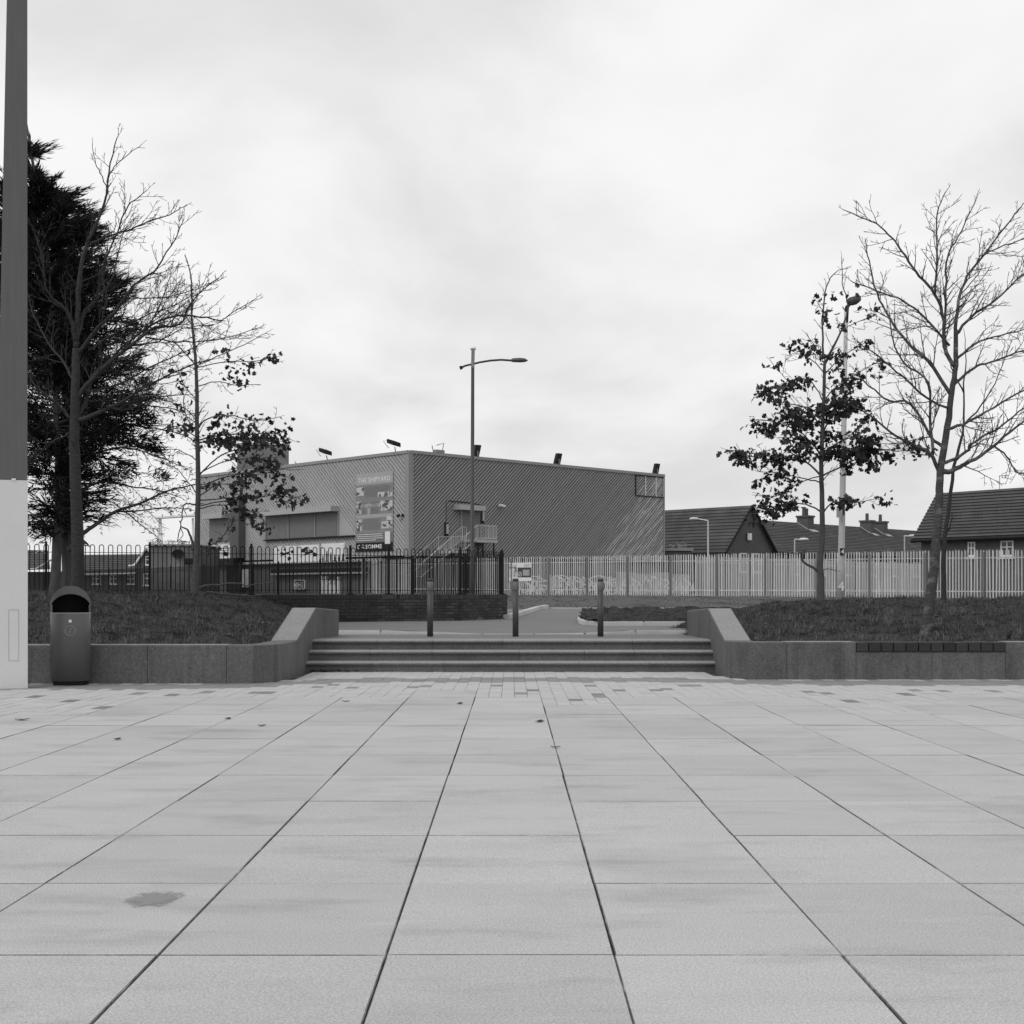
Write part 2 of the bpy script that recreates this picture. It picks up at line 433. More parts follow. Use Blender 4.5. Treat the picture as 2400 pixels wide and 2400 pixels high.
for s in setts:
    y, x0, x1, y1, dk = s
    if id(s) in near:
        key = (round(y1 - y, 3), dk)
        if key not in sett_cache:
            h = (y1 - y) / 2
            sett_cache[key] = MB().hexa([(-SW / 2 + .0012, -h + .001, -.06), (SW / 2 - .0012, -h + .001, -.06), (SW / 2 - .0012, h - .001, -.06), (-SW / 2 + .0012, h - .001, -.06)],
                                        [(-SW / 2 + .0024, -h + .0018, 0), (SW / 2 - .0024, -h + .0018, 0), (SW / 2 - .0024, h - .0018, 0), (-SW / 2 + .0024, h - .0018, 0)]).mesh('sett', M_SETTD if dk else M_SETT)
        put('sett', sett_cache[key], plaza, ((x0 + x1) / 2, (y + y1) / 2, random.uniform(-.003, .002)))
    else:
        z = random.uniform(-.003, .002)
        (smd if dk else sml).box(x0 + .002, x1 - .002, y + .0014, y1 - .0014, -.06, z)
o = sml.build('sett_field', M_SETT, plaza); o['kind'] = 'stuff'
o = smd.build('dark_sett_band', M_SETTD, plaza); o['kind'] = 'stuff'

# damp patch
cx, cy = -1.45, 5.67
def damp_material():
    m = bpy.data.materials.new('damp_concrete'); m.use_nodes = True
    t = m.node_tree; b = t.nodes['Principled BSDF']; b.inputs['Base Color'].default_value = (.25, .25, .25, 1); b.inputs['Roughness'].default_value = .7
    o = t.nodes['Material Output']
    tcn = t.nodes.new('ShaderNodeTexCoord'); ln = t.nodes.new('ShaderNodeVectorMath'); ln.operation = 'LENGTH'
    mpn = t.nodes.new('ShaderNodeMapping'); mpn.inputs['Scale'].default_value = (1 / .15, 1 / .185, 1); mpn.inputs['Rotation'].default_value = (0, 0, R(-20))
    t.links.new(tcn.outputs['Object'], mpn.inputs[0]); t.links.new(mpn.outputs[0], ln.inputs[0])
    n = t.nodes.new('ShaderNodeTexNoise'); n.inputs['Scale'].default_value = 14; n.inputs['Detail'].default_value = 8; n.inputs['Roughness'].default_value = .7
    t.links.new(tcn.outputs['Object'], n.inputs['Vector'])
    ad = t.nodes.new('ShaderNodeMath'); ad.operation = 'MULTIPLY_ADD'; ad.inputs[1].default_value = 1.5
    t.links.new(n.outputs['Fac'], ad.inputs[0]); t.links.new(ln.outputs['Value'], ad.inputs[2])
    mr = t.nodes.new('ShaderNodeMapRange'); mr.inputs['From Min'].default_value = 1.15; mr.inputs['From Max'].default_value = 1.55
    mr.inputs['To Min'].default_value = .9; mr.inputs['To Max'].default_value = 0
    t.links.new(ad.outputs[0], mr.inputs['Value'])
    tr = t.nodes.new('ShaderNodeBsdfTransparent'); mxs = t.nodes.new('ShaderNodeMixShader')
    t.links.new(mr.outputs[0], mxs.inputs[0]); t.links.new(tr.outputs[0], mxs.inputs[1]); t.links.new(b.outputs[0], mxs.inputs[2])
    t.links.new(mxs.outputs[0], o.inputs['Surface'])
    return m
pts = [(cx + .19 * math.cos(2 * math.pi * k / 40), cy + .24 * math.sin(2 * math.pi * k / 40), 0.0018) for k in range(40)]
o = MB().poly(pts).build('damp_patch', damp_material(), origin=(cx, cy, 0)); things_(o, 'dark damp blotch drying on a pale slab in the lower left', 'stain')

# fallen leaves on the paving
LEAFS = [(1265, 1692, 0.13, 'curled dead leaf lying beside the long central joint of the paving'),
         (810, 1645, 0.10, 'small dead leaf on the paving near the left end of the steps'),
         (614, 1702, 0.09, 'dead leaf lying alone in the middle of a slab, left of centre'),
         (534, 1686, 0.09, 'dead leaf resting exactly on a slab joint left of centre'),
         (52, 1688, 0.14, 'pair of crumpled leaf scraps on the paving below the litter bin'),
         (1078, 1650, 0.11, 'thin dead leaf on the paving near the middle of the steps'),
         (1302, 1753, 0.08, 'tiny dead leaf caught in the joint below the curled central leaf'),
         (275, 1734, 0.09, 'flat dead leaf on the paving between the bin and the damp blotch')]
random.seed(8)
for u, v, sz, lab in LEAFS:
    d = EYE * F / (v - V0); p = px(u, v, d)
    m = MB(); a = random.uniform(0, 6.28)
    n = 7
    def lp(t, w_, z): return (p.x + sz * ((t - .5) * math.cos(a) - w_ * math.sin(a)), p.y + sz * ((t - .5) * math.sin(a) + w_ * math.cos(a)), z)
    prev = None
    for i in range(n):
        t = i / (n - 1); ww = 0.32 * math.sin(math.pi * min(1, t * 1.02)) * (1.25 if i % 2 else 0.75) + .01; zc = 0.004 + 0.008 * abs(t - .5) * 2
        cur = (lp(t, -ww, zc + .007), lp(t, 0, zc), lp(t, ww, zc + .004))
        if prev:
            m.quad(prev[0], prev[1], cur[1], cur[0]); m.quad(prev[1], prev[2], cur[2], cur[1])
        prev = cur
    o = m.build('fallen_leaf', M_DLEAF, origin=(p.x, p.y, 0)); things_(o, lab, 'leaf', 'dead leaves scattered over the paving')
m = MB()
for i in range(90):
    x = -3.12 + abs(random.gauss(0, .45)); y = 21.84 - abs(random.gauss(0, .07)); s_ = random.uniform(.02, .05); z = random.uniform(.004, .03)
    a = random.uniform(0, 6.28)
    m.quad((x, y, z), (x + s_ * math.cos(a), y + s_ * math.sin(a), z + .01), (x + s_ * math.cos(a + .8), y + s_ * math.sin(a + .8), z + .02), (x - s_ * .3, y + s_, z + .005))
o = m.build('leaf_litter', M_DLEAF); o['kind'] = 'stuff'

# ------------------------------------------------------------------ steps
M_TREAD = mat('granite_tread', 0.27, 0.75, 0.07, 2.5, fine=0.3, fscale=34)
def fix(me):
    b = bmesh.new(); b.from_mesh(me); bmesh.ops.recalc_face_normals(b, faces=b.faces); b.to_mesh(me); b.free()
steps = thing('stone_steps', (0, 21.85, 0), 'three broad dark granite steps with rounded nosings between the low walls', 'steps')
RISE, TR = 0.162, 0.32
random.seed(11)
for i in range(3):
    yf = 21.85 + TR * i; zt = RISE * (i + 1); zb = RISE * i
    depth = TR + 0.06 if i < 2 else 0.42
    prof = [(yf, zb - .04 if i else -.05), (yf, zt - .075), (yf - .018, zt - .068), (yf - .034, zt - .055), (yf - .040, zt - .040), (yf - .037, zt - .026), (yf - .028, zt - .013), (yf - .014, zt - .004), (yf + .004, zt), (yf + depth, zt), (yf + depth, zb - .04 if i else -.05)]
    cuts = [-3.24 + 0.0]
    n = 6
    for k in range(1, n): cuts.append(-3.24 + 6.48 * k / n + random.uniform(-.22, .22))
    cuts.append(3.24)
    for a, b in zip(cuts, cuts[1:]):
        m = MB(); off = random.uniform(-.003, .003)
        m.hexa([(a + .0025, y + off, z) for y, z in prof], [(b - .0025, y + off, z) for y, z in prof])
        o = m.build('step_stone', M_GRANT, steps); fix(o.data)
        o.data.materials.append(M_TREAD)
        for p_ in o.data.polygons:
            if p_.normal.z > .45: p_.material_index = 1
    MB().box(-3.24, 3.24, yf + .012, yf + depth - .02, (zb - .03) if i else -.04, zt - .02).build('step_core', M_JOINT, steps)

# ------------------------------------------------------------------ low granite walls with ramped cheeks
def loft(stations, zb):                                 # stations: (front x,y) (back x,y) ztop_front ztop_back
    m = MB(); n = len(stations)
    for (f, b, zf, zk) in stations:
        ch = 0.012
        dx, dy = b[0] - f[0], b[1] - f[1]; l = math.hypot(dx, dy) or 1; ux, uy = dx / l * ch, dy / l * ch
        m.v += [(f[0], f[1], zb), (f[0], f[1], zf - ch), (f[0] + ux, f[1] + uy, zf), (b[0], b[1], zk), (b[0], b[1], zb)]
    for i in range(n - 1):
        a, c = i * 5, (i + 1) * 5
        for k in range(5):
            k2 = (k + 1) % 5
            m.f.append((a + k, a + k2, c + k2, c + k))
    m.f.append((4, 3, 2, 1, 0)); e0 = (n - 1) * 5; m.f.append((e0, e0 + 1, e0 + 2, e0 + 3, e0 + 4))
    return m
def fix(me):
    b = bmesh.new(); b.from_mesh(me); bmesh.ops.recalc_face_normals(b, faces=b.faces); b.to_mesh(me); b.free()
GAP = 0.003
lw = thing('granite_wall', (-7, 19.07, 0), 'low speckled granite retaining wall curving up beside the steps, behind the litter bin', 'wall')
xj = [-3.9 - 1.08 * i for i in range(9)]
for b_, a_ in zip(xj, xj[1:]):
    o = loft([((a_ + GAP, 19.07), (a_ + GAP, 19.45), .525, .525), ((b_ - GAP, 19.07), (b_ - GAP, 19.45), .525, .525)], -.05).build('granite_block', M_GRAN, lw); fix(o.data)
crv = [((-3.9 + GAP, 19.07), (-3.9 + GAP, 19.45)), ((-3.68, 19.08), (-3.74, 19.45)), ((-3.55, 19.115), (-3.68, 19.48)), ((-3.43, 19.20), (-3.64, 19.53)), ((-3.33, 19.35), (-3.61, 19.62)),
       ((-3.27, 19.55), (-3.60, 19.78)), ((-3.24, 19.80), (-3.59, 19.98)), ((-3.225, 20.2), (-3.585, 20.25)), ((-3.22, 21.0), (-3.58, 20.7))]
o = loft([(f, b, .525, .525) for f, b in crv], -.05).build('curved_block', M_GRAN, lw); fix(o.data)
rampL = [((-3.22, 21.0 + GAP), (-3.58, 20.7 + GAP), .525, .525), ((-3.2, 22.9), (-3.58, 22.75), .992, .992)]
o = loft(rampL, -.05).build('sloping_block', M_GRAN, lw); fix(o.data)
o = loft([((-3.2, 22.9 + GAP), (-3.58, 22.75 + GAP), .992, .992), ((-3.02, 24.4), (-3.40, 24.45), .94, .94)], -.05).build('end_block', M_GRAN, lw); fix(o.data)

rw = thing('granite_wall', (6, 19.95, 0), 'low speckled granite retaining wall right of the steps, with a timber bench let in', 'wall')
xr = [3.95, 4.94, 6.03, 7.08, 8.16, 9.24, 10.32, 11.4, 12.5]
for i, (a_, b_) in enumerate(zip(xr, xr[1:])):
    zt = .398 if i in (1, 2) else .535
    o = loft([((a_ + GAP, 19.95), (a_ + GAP, 20.33), zt, zt), ((b_ - GAP, 19.95), (b_ - GAP, 20.33), zt, zt)], -.05).build('granite_block', M_GRAN, rw); fix(o.data)
crv = [((3.95 - GAP, 19.95), (3.95 - GAP, 20.33)), ((3.66, 19.952), (3.72, 20.33)), ((3.5, 19.97), (3.64, 20.34)), ((3.37, 20.03), (3.59, 20.37)), ((3.26, 20.15), (3.56, 20.42)), ((3.19, 20.32), (3.545, 20.47)), ((3.155, 20.65), (3.54, 20.52))]
o = loft([(f, b, .535, .535) for f, b in crv], -.05).build('curved_block', M_GRAN, rw); fix(o.data)
o = loft([((3.155, 20.65 + GAP), (3.54, 20.52 + GAP), .535, .535), ((3.235, 22.95), (3.62, 22.9), .98, .98)], -.05).build('sloping_block', M_GRAN, rw); fix(o.data)
o = loft([((3.235, 22.95 + GAP), (3.62, 22.9 + GAP), .98, .98), ((3.12, 24.65), (3.5, 24.7), .925, .925)], -.05).build('end_block', M_GRAN, rw); fix(o.data)
M_COPE = mat('granite_coping', 0.26, 0.75, 0.07, 2.5, fine=0.3, fscale=34, bump=0.15, bscale=120)
def coping(root, st_):                                  # lighter top face, a thin slab set just proud
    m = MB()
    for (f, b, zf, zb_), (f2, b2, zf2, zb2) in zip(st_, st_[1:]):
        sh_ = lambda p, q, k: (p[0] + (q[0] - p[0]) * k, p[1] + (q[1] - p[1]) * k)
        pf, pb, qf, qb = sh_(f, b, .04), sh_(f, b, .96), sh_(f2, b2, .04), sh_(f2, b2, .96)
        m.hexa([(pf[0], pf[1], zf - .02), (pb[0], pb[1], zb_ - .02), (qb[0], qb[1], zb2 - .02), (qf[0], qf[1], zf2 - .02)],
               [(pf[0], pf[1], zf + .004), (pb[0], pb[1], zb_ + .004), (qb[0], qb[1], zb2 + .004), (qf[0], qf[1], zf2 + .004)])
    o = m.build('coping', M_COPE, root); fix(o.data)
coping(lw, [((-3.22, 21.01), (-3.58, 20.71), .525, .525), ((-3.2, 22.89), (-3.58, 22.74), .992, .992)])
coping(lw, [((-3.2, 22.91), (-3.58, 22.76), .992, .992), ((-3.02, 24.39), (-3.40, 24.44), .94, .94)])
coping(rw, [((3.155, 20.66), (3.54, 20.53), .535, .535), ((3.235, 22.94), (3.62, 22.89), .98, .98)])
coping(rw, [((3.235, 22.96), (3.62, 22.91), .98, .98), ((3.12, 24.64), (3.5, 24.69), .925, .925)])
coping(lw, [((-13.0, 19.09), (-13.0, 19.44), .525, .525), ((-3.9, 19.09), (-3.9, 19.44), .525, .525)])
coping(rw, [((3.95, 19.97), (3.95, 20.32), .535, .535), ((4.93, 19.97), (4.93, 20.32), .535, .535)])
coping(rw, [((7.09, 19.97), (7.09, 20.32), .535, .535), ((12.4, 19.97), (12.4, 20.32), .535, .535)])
bench = thing('timber_bench', (6.0, 20.1, .4), 'dark timber slat seat let into the top of the right granite wall', 'bench')
bw_ = (7.08 - 4.94) / 12
for i in range(12):
    x0 = 4.94 + bw_ * i
    MB().box(x0 + .008, x0 + bw_ - .008, 19.935 + random.uniform(-.004, .004), 20.36, .403, .53 + random.uniform(-.003, .003)).build('slat', M_TIMB, bench)
MB().box(4.95, 7.07, 19.99, 20.3, .3985, .44).build('bearer', M_BLACK, bench)

# ------------------------------------------------------------------ landing, path, kerbs
MB().box(-3.2, 3.25, 22.78, 25.3, .2, .4855).build('landing', M_ASPH)['kind'] = 'structure'
m = MB()
px_ = [-9, -6, -4.2, -3.3, -1.85, -1.39, -.93, 0, 1.13, 1.59, 2.05, 3.3, 5, 9, 16, 30, 60]
py_ = [25.3, 25.8, 26.4, 27.0, 28, 30, 33, 36, 38, 40, 42, 43.4]
def path_h(x, y):
    k = 1 - min(1, max(0, (abs(x - 0.1) - 1.03) / .92))
    a = T(y) + 0.015
    return a - k * (a - .488) * (1 - smooth((y - 25.3) / 1.8))
m.v = [(x, y, path_h(x, y)) for y in py_ for x in px_]
n = len(px_)
m.f = [(j * n + i, j * n + i + 1, (j + 1) * n + i + 1, (j + 1) * n + i) for j in range(len(py_) - 1) for i in range(n - 1)]
m.build('footpath', M_ASPH)['kind'] = 'structure'
def kerb_run(name, pts, wd, zt, dz, step=0.92, side=1, structn=True):
    root = struct(name, (pts[0][0], pts[0][1], 0))
    # resample
    P = [Vector((a, b, 0)) for a, b in pts]
    segs = []
    cur = P[0]; acc = 0
    dense = []
    for a, b in zip(P, P[1:]):
        k = max(1, int((b - a).length / 0.1))
        for i in range(k): dense.append(a.lerp(b, i / k))
    dense.append(P[-1])
    idx = [0]; l = 0
    for i in range(1, len(dense)):
        l += (dense[i] - dense[i - 1]).length
        if l >= step: idx.append(i); l = 0
    if idx[-1] != len(dense) - 1: idx.append(len(dense) - 1)
    for a, b in zip(idx, idx[1:]):
        p, q = dense[a], dense[b]; t = (q - p)
        if t.length < .15: continue
        t.normalize(); nrm = Vector((-t.y, t.x, 0)) * side
        p = p + t * .004; q = q - t * .004
        z0 = zt(p.x, p.y); z1 = zt(q.x, q.y)
        bt = [p, q, q + nrm * wd, p + nrm * wd]
        if side < 0: bt = bt[::-1]; 
        zz_ = [z0, z1, z1, z0] if side > 0 else [z0, z1, z1, z0]
        m = MB().hexa([(v.x, v.y, -.0) for v in bt], [(v.x, v.y, (z0 if (v - p).length < (v - q).length else z1)) for v in bt])
        o = m.build('kerb_stone', M_KERB, root)
        b2 = bmesh.new(); b2.from_mesh(o.data); bmesh.ops.recalc_face_normals(b2, faces=b2.faces)
        bmesh.ops.bevel(b2, geom=[ed for ed in b2.edges if all(vv.co.z > .1 for vv in ed.verts)], offset=.018, segments=2, affect='EDGES')
        b2.to_mesh(o.data); b2.free()
def kz(x, y): return .494 + .062 * min(1, max(0, (abs(x - 0.1) - 1.03) / .92))
kerb_run('kerb', [(-3.3, 25.24), (-1.85, 25.24), (-.93, 25.24), (1.13, 25.24), (2.05, 25.24), (3.4, 25.24)], .14, kz, 0)
kerb_run('kerb', [(-.06, 35.9), (.25, 37.6), (.62, 40.2), (1.2, 44.3)], .16, lambda x, y: T(y) + .125, 0, side=1)
kerb_run('kerb', [(2.6, 38.6), (2.0, 37.2), (1.68, 35), (1.52, 32), (1.50, 30.2), (1.58, 29.2), (1.82, 28.85), (4, 28.85), (8, 28.95), (13, 29.1)], .17, lambda x, y: T(y) + .105, 0, side=1)
kerb_run('kerb', [(1.15, 44.3), (2.5, 43.5), (8, 43.5), (22, 43.6)], .2, lambda x, y: T(43.5) + .05, 0, side=1)

# ------------------------------------------------------------------ grass banks
rngn = np.random.RandomState(3)
def hash_noise(x, y, s, seed):                          # smooth value noise
    X = x / s; Y = y / s
    xi, yi = np.floor(X).astype(int), np.floor(Y).astype(int)
    fx, fy = X - xi, Y - yi
    fx = fx * fx * (3 - 2 * fx); fy = fy * fy * (3 - 2 * fy)
    def h(a, b):
        n = (a * 374761393 + b * 668265263 + seed * 974711) & 0x7fffffff
        n = (n ^ (n >> 13)) * 1274126177 & 0x7fffffff
        return ((n ^ (n >> 16)) & 0xffff) / 65535.0
    return (h(xi, yi) * (1 - fx) + h(xi + 1, yi) * fx) * (1 - fy) + (h(xi, yi + 1) * (1 - fx) + h(xi + 1, yi + 1) * fx) * fy
def rough(x, y):
    return (hash_noise(x, y, .9, 1) - .5) * .10 + (hash_noise(x, y, .36, 2) - .5) * .11 + (hash_noise(x, y, .15, 3) - .5) * .075
def interp(tab, x): return np.interp(x, [a for a, b in tab], [b for a, b in tab])
def bankL(x, y):
    r = interp([(-14, 1.22), (-6.3, 1.19), (-5.8, 1.11), (-4.8, .89), (-4.2, .72), (-3.5, .58), (-3.0, .50), (-2.6, .42)], x)
    t = np.clip((y - 19.5) / 7.3, 0, 1) ** 0.92
    return .46 + (r - .46) * t
def bankR(x, y):
    r = interp([(2.6, .40), (3.1, .50), (3.6, .62), (4.5, .88), (5.6, 1.05), (6.2, 1.09), (9, 1.10), (14, 1.12)], x)
    t = np.clip((y - 20.35) / 7.4, 0, 1) ** 0.95
    fall = np.clip((y - 28.3) / 5.5, 0, 1)
    return (.47 + (r - .47) * t) * (1 - fall) + .45 * fall
def island(x, y):
    t = np.clip((y - 28.95) / 8.0, 0, 1)
    return .62 + .17 * t + 0 * x
def make_bank(name, fn, x0, x1, y0, y1, step, keep, nblade, lab, blen=(.035, .11)):
    nx, ny = int((x1 - x0) / step) + 1, int((y1 - y0) / step) + 1
    X, Y = np.meshgrid(np.linspace(x0, x1, nx), np.linspace(y0, y1, ny))
    Z = fn(X, Y) + rough(X, Y)
    m = MB()
    m.v = [tuple(p) for p in np.stack([X.ravel(), Y.ravel(), Z.ravel()], 1).tolist()]
    for j in range(ny - 1):
        for i in range(nx - 1):
            xc = X[j, i] + step / 2; yc = Y[j, i] + step / 2
            if keep(xc, yc): m.f.append((j * nx + i, j * nx + i + 1, (j + 1) * nx + i + 1, (j + 1) * nx + i))
    o = m.build(name, M_SOIL, smooth=True); o['kind'] = 'structure'
    bx = rngn.uniform(x0, x1, nblade * 2); by = rngn.uniform(y0, y1, nblade * 2)
    k = np.array([keep(a, b) for a, b in zip(bx, by)]) & (np.abs(bx) < .385 * by + .8)
    dens = hash_noise(bx, by, .5, 9) * .6 + hash_noise(bx, by, .17, 10) * .5
    k &= rngn.uniform(0, 1, len(bx)) < np.clip(dens * 3.0 - 1.05, .06, 1)
    bx, by = bx[k][:nblade], by[k][:nblade]
    bz = fn(bx, by) + rough(bx, by) - .006
    n = len(bx)
    a = rngn.uniform(0, 2 * np.pi, n); ln = rngn.uniform(blen[0], blen[1], n); wd = rngn.uniform(.004, .009, n)
    lean = rngn.uniform(.2, 1.3, n)
    t = np.stack([np.cos(a) * lean, np.sin(a) * lean, np.ones(n)], 1); t /= np.linalg.norm(t, axis=1)[:, None]
    s = np.stack([-np.sin(a), np.cos(a), np.zeros(n)], 1)
    base = np.stack([bx, by, bz], 1)
    tri = np.stack([base - s * wd[:, None], base + s * wd[:, None], base + t * ln[:, None]], 1).reshape(-1, 3)
    go = put('grass', npmesh('grass', tri, 3, M_GRASS)); go['kind'] = 'stuff'
make_bank('grass_bank', bankL, -13.4, -2.6, 19.40, 32.6, .085, lambda x, y: (x < -3.56 if y < 24.35 else x < -3.45 - .09 * (y - 24.35)) and y < wall_y(x) + .1, 42000, '')
make_bank('grass_bank', bankR, 2.6, 13.6, 20.28, 33.9, .085, lambda x, y: (y > 24.75 or x > 3.58) and (y < 28.2 or x > 4.2 or False), 46000, '')
make_bank('grass_island', island, 1.5, 13, 28.95, 38.6, .1, lambda x, y: x > lerp([(29.0, 1.7), (30.2, 1.58), (32, 1.6), (35, 1.76), (37.2, 2.08), (38.6, 2.68)], y), 9000, '', (.04, .1))
def dress_bank(fn, x0, x1, y0, y1, keep, nclump, nlit):
    tri, quad = [], []
    k = 0
    while k < nclump:
        x, y = rngn.uniform(x0, x1), y0 + (y1 - y0) * rngn.uniform(0, 1) ** 1.5
        if not keep(x, y): continue
        k += 1; hgt = rngn.uniform(.05, .16)
        for i in range(int(rngn.uniform(8, 22))):
            bx_, by_ = x + rngn.normal(0, .035), y + rngn.normal(0, .035); z = float(fn(np.array([bx_]), np.array([by_]))[0] + rough(np.array([bx_]), np.array([by_]))[0]) - .01
            a = rngn.uniform(0, 6.28); wd = rngn.uniform(.004, .008); l = rngn.uniform(.2, .9)
            tri += [(bx_ - wd * math.sin(a), by_ + wd * math.cos(a), z), (bx_ + wd * math.sin(a), by_ - wd * math.cos(a), z), (bx_ + math.cos(a) * hgt * l, by_ + math.sin(a) * hgt * l, z + hgt)]
    k = 0
    while k < nlit:
        x, y = rngn.uniform(x0, x1), rngn.uniform(y0, y1)
        if not keep(x, y): continue
        k += 1; z = float(fn(np.array([x]), np.array([y]))[0] + rough(np.array([x]), np.array([y]))[0]) + .015
        a = rngn.uniform(0, 6.28); r = rngn.uniform(.015, .05)
        for i in range(4):
            b = a + i * 1.57; rr_2 = r * (1 if i % 2 else .5); quad.append((x + rr_2 * math.cos(b), y + rr_2 * math.sin(b), z + rngn.uniform(0, .02)))
    put('grass', npmesh('grass', np.array(tri), 3, M_DRY))['kind'] = 'stuff'
    put('leaf_litter', npmesh('leaf_litter', np.array(quad), 4, M_LITTER))['kind'] = 'stuff'
M_DRY = mat('dry_grass', 0.14, 0.9, 0.4, 4, spec=0.05)
M_LITTER = mat('leaf_litter_dry', 0.13, 0.9, 0.5, 3, spec=0.05)
dress_bank(bankL, -9.5, -3.6, 19.5, 28, lambda x, y: (y > 24.35 or x < -3.6) and y < wall_y(x), 260, 160)
dress_bank(bankR, 3.6, 10.2, 20.4, 28.2, lambda x, y: (y > 24.75 or x > 3.65), 320, 190)
# sparse tufts on the verge
def verge(x, y):
    return np.array([ground_h(a, b) for a, b in zip(np.ravel(x), np.ravel(y))]).reshape(np.shape(x))
n = 5000
by = 44.2 + 36 * rngn.uniform(0, 1, n) ** 1.3; bx = rngn.uniform(-.1, .40, n) * by
kk = hash_noise(bx, by, 2.2, 4) > .35
bx, by = bx[kk], by[kk]; n = len(bx)
bz = verge(bx, by); a = rngn.uniform(0, 6.28, n); ln = rngn.uniform(.015, .05, n)
s = np.stack([np.cos(a), np.sin(a) * .3, 0 * a], 1) * .03
base = np.stack([bx, by, bz], 1); tip = base + np.stack([rngn.normal(0, .04, n), rngn.normal(0, .04, n), ln], 1)
put('grass', npmesh('grass', np.stack([base - s, base + s, tip], 1).reshape(-1, 3), 3, M_VERGE))['kind'] = 'stuff'

# ------------------------------------------------------------------ litter bin
BX, BY = -5.965, 18.86
lb = thing('litter_bin', (BX, BY, 0), 'dark grey round litter bin with arched hood standing against the left granite wall', 'bin')
RB = .263
def cyl(prof, name, m, sides=48, a0=0, a1=2 * math.pi): return MB().lathe(prof, (BX, BY, 0), sides, a0, a1).build(name, m, lb, smooth=True)
MB().lathe([(.001, 0), (.225, 0), (.232, .015), (.232, .06), (.001, .06)], (BX, BY, 0), 40).build('plinth', M_BLACK, lb)
body = MB().lathe([(RB - .02, .055), (RB, .058), (RB, .965), (RB - .004, .972), (RB - .018, .972), (RB - .018, .70)], (BX, BY, 0), 56).build('body', M_BIN, lb, smooth=True)
body.data.shade_flat() if hasattr(body.data, 'shade_flat') and False else None
MB().lathe([(RB - .02, .62), (.001, .62)], (BX, BY, 0), 40).build('liner', M_BLACK, lb)
MB().lathe([(RB + .0005, .965), (RB + .0015, .968), (RB + .0015, .975), (RB - .02, .976)], (BX, BY, 0), 56).build('rim', mat('bin_rim', .3, .35, .05), lb, smooth=True)
# hood: half-barrel over the opening, open to the front
hm = MB()
nA = 28
def hood_ring(y, inset):
    pts = []
    for k in range(nA + 1):
        a = math.pi * k / nA
        pts.append((BX - (RB - inset) * math.cos(a), y, 1.075 + (0.262 - inset) * math.sin(a)))
    return pts
# front edge is an arch; the hood is a cylinder wall cut by an arch opening
def arch_z(x):                                          # underside of the hood opening at front
    t = max(0, 1 - (x / (RB * .985)) ** 2); return 1.055 + .172 * t ** .62
def top_z(x):
    t = max(0, 1 - (x / RB) ** 2); return 1.075 + .262 * t ** .5
ns = 40
cols = []
for k in range(ns + 1):
    a = -math.pi / 2 + math.pi * k / ns
    x = RB * math.sin(a); yf = -RB * math.cos(a)
    cols.append((x, yf))
for (xa, ya), (xb, yb) in zip(cols, cols[1:]):
    sc_ = .80
    hm.quad((BX + xa, BY + ya * sc_, arch_z(xa)), (BX + xb, BY + yb * sc_, arch_z(xb)), (BX + xb, BY + yb * sc_, top_z(xb)), (BX + xa, BY + ya * sc_, top_z(xa)))
    hm.quad((BX + xa, BY + ya * sc_, top_z(xa)), (BX + xb, BY + yb * sc_, top_z(xb)), (BX + xb, BY - yb, top_z(xb)), (BX + xa, BY - ya, top_z(xa)))
    hm.quad((BX + xb, BY - yb, top_z(xb)), (BX + xb, BY - yb, .965), (BX + xa, BY - ya, .965), (BX + xa, BY - ya, top_z(xa)))
    hm.quad((BX + xa, BY + ya * sc_, arch_z(xa)), (BX + xb, BY + yb * sc_, arch_z(xb)), (BX + xb, BY + yb * sc_ + .02, arch_z(xb)), (BX + xa, BY + ya * sc_ + .02, arch_z(xa)))
h_ = hm.build('hood', M_BIN, lb)
for s_ in (-1, 1):                                      # cheek plates below the hood
    m = MB()
    for k in range(6):
        a = math.pi * (0.02 + .07 * k); b = math.pi * (.02 + .07 * (k + 1))
        f = lambda an, z: (BX + s_ * RB * .992 * math.cos(an * .9), BY - RB * .992 * math.sin(an * .9), z)
        if k < 2: m.quad(f(a, .97), f(b, .97), f(b, 1.085), f(a, 1.085))
    m.build('cheek', M_BIN, lb)
m = MB()
for (xa, ya), (xb, yb) in zip(cols, cols[1:]):
    k_ = .965
    m.quad((BX + xb * k_, BY - yb * k_, top_z(xb) - .012), (BX + xb * k_, BY - yb * k_, .62), (BX + xa * k_, BY - ya * k_, .62), (BX + xa * k_, BY - ya * k_, top_z(xa) - .012))
    m.quad((BX + xa * k_, BY + ya * .74, max(arch_z(xa) + .012, top_z(xa) - .012) if abs(xa) < .24 else top_z(xa) - .012), (BX + xb * k_, BY + yb * .74, top_z(xb) - .012), (BX + xb * k_, BY - yb * k_, top_z(xb) - .012), (BX + xa * k_, BY - ya * k_, top_z(xa) - .012))
    m.quad((BX + xa * k_, BY + ya * k_, .62), (BX + xb * k_, BY + yb * k_, .62), (BX + xb * k_, BY + yb * k_, .955), (BX + xa * k_, BY + ya * k_, .955))
m.build('inner_shell', M_BLACK, lb)
MB().lathe([(.021, 0), (.021, .0)], (0, 0, 0), 3)
def disc(r0, r1, y0, y1, cx_, cz_, sides=32):
    m = MB(); n0 = 0
    for r, y in ((r0, y0), (r1, y1)):
        for k in range(sides):
            a = 2 * math.pi * k / sides; m.v.append((cx_ + r * math.cos(a), y, cz_ + r * math.sin(a)))
    for k in range(sides): m.f.append((k, (k + 1) % sides, sides + (k + 1) % sides, sides + k))
    m.f.append(tuple(range(sides, 2 * sides)))
    return m
disc(.023, .019, BY - RB + .003, BY - RB - .012, BX - .005, .862).build('lock', M_WHITE, lb)
em = MB()                                               # embossed ring with a slanted bar
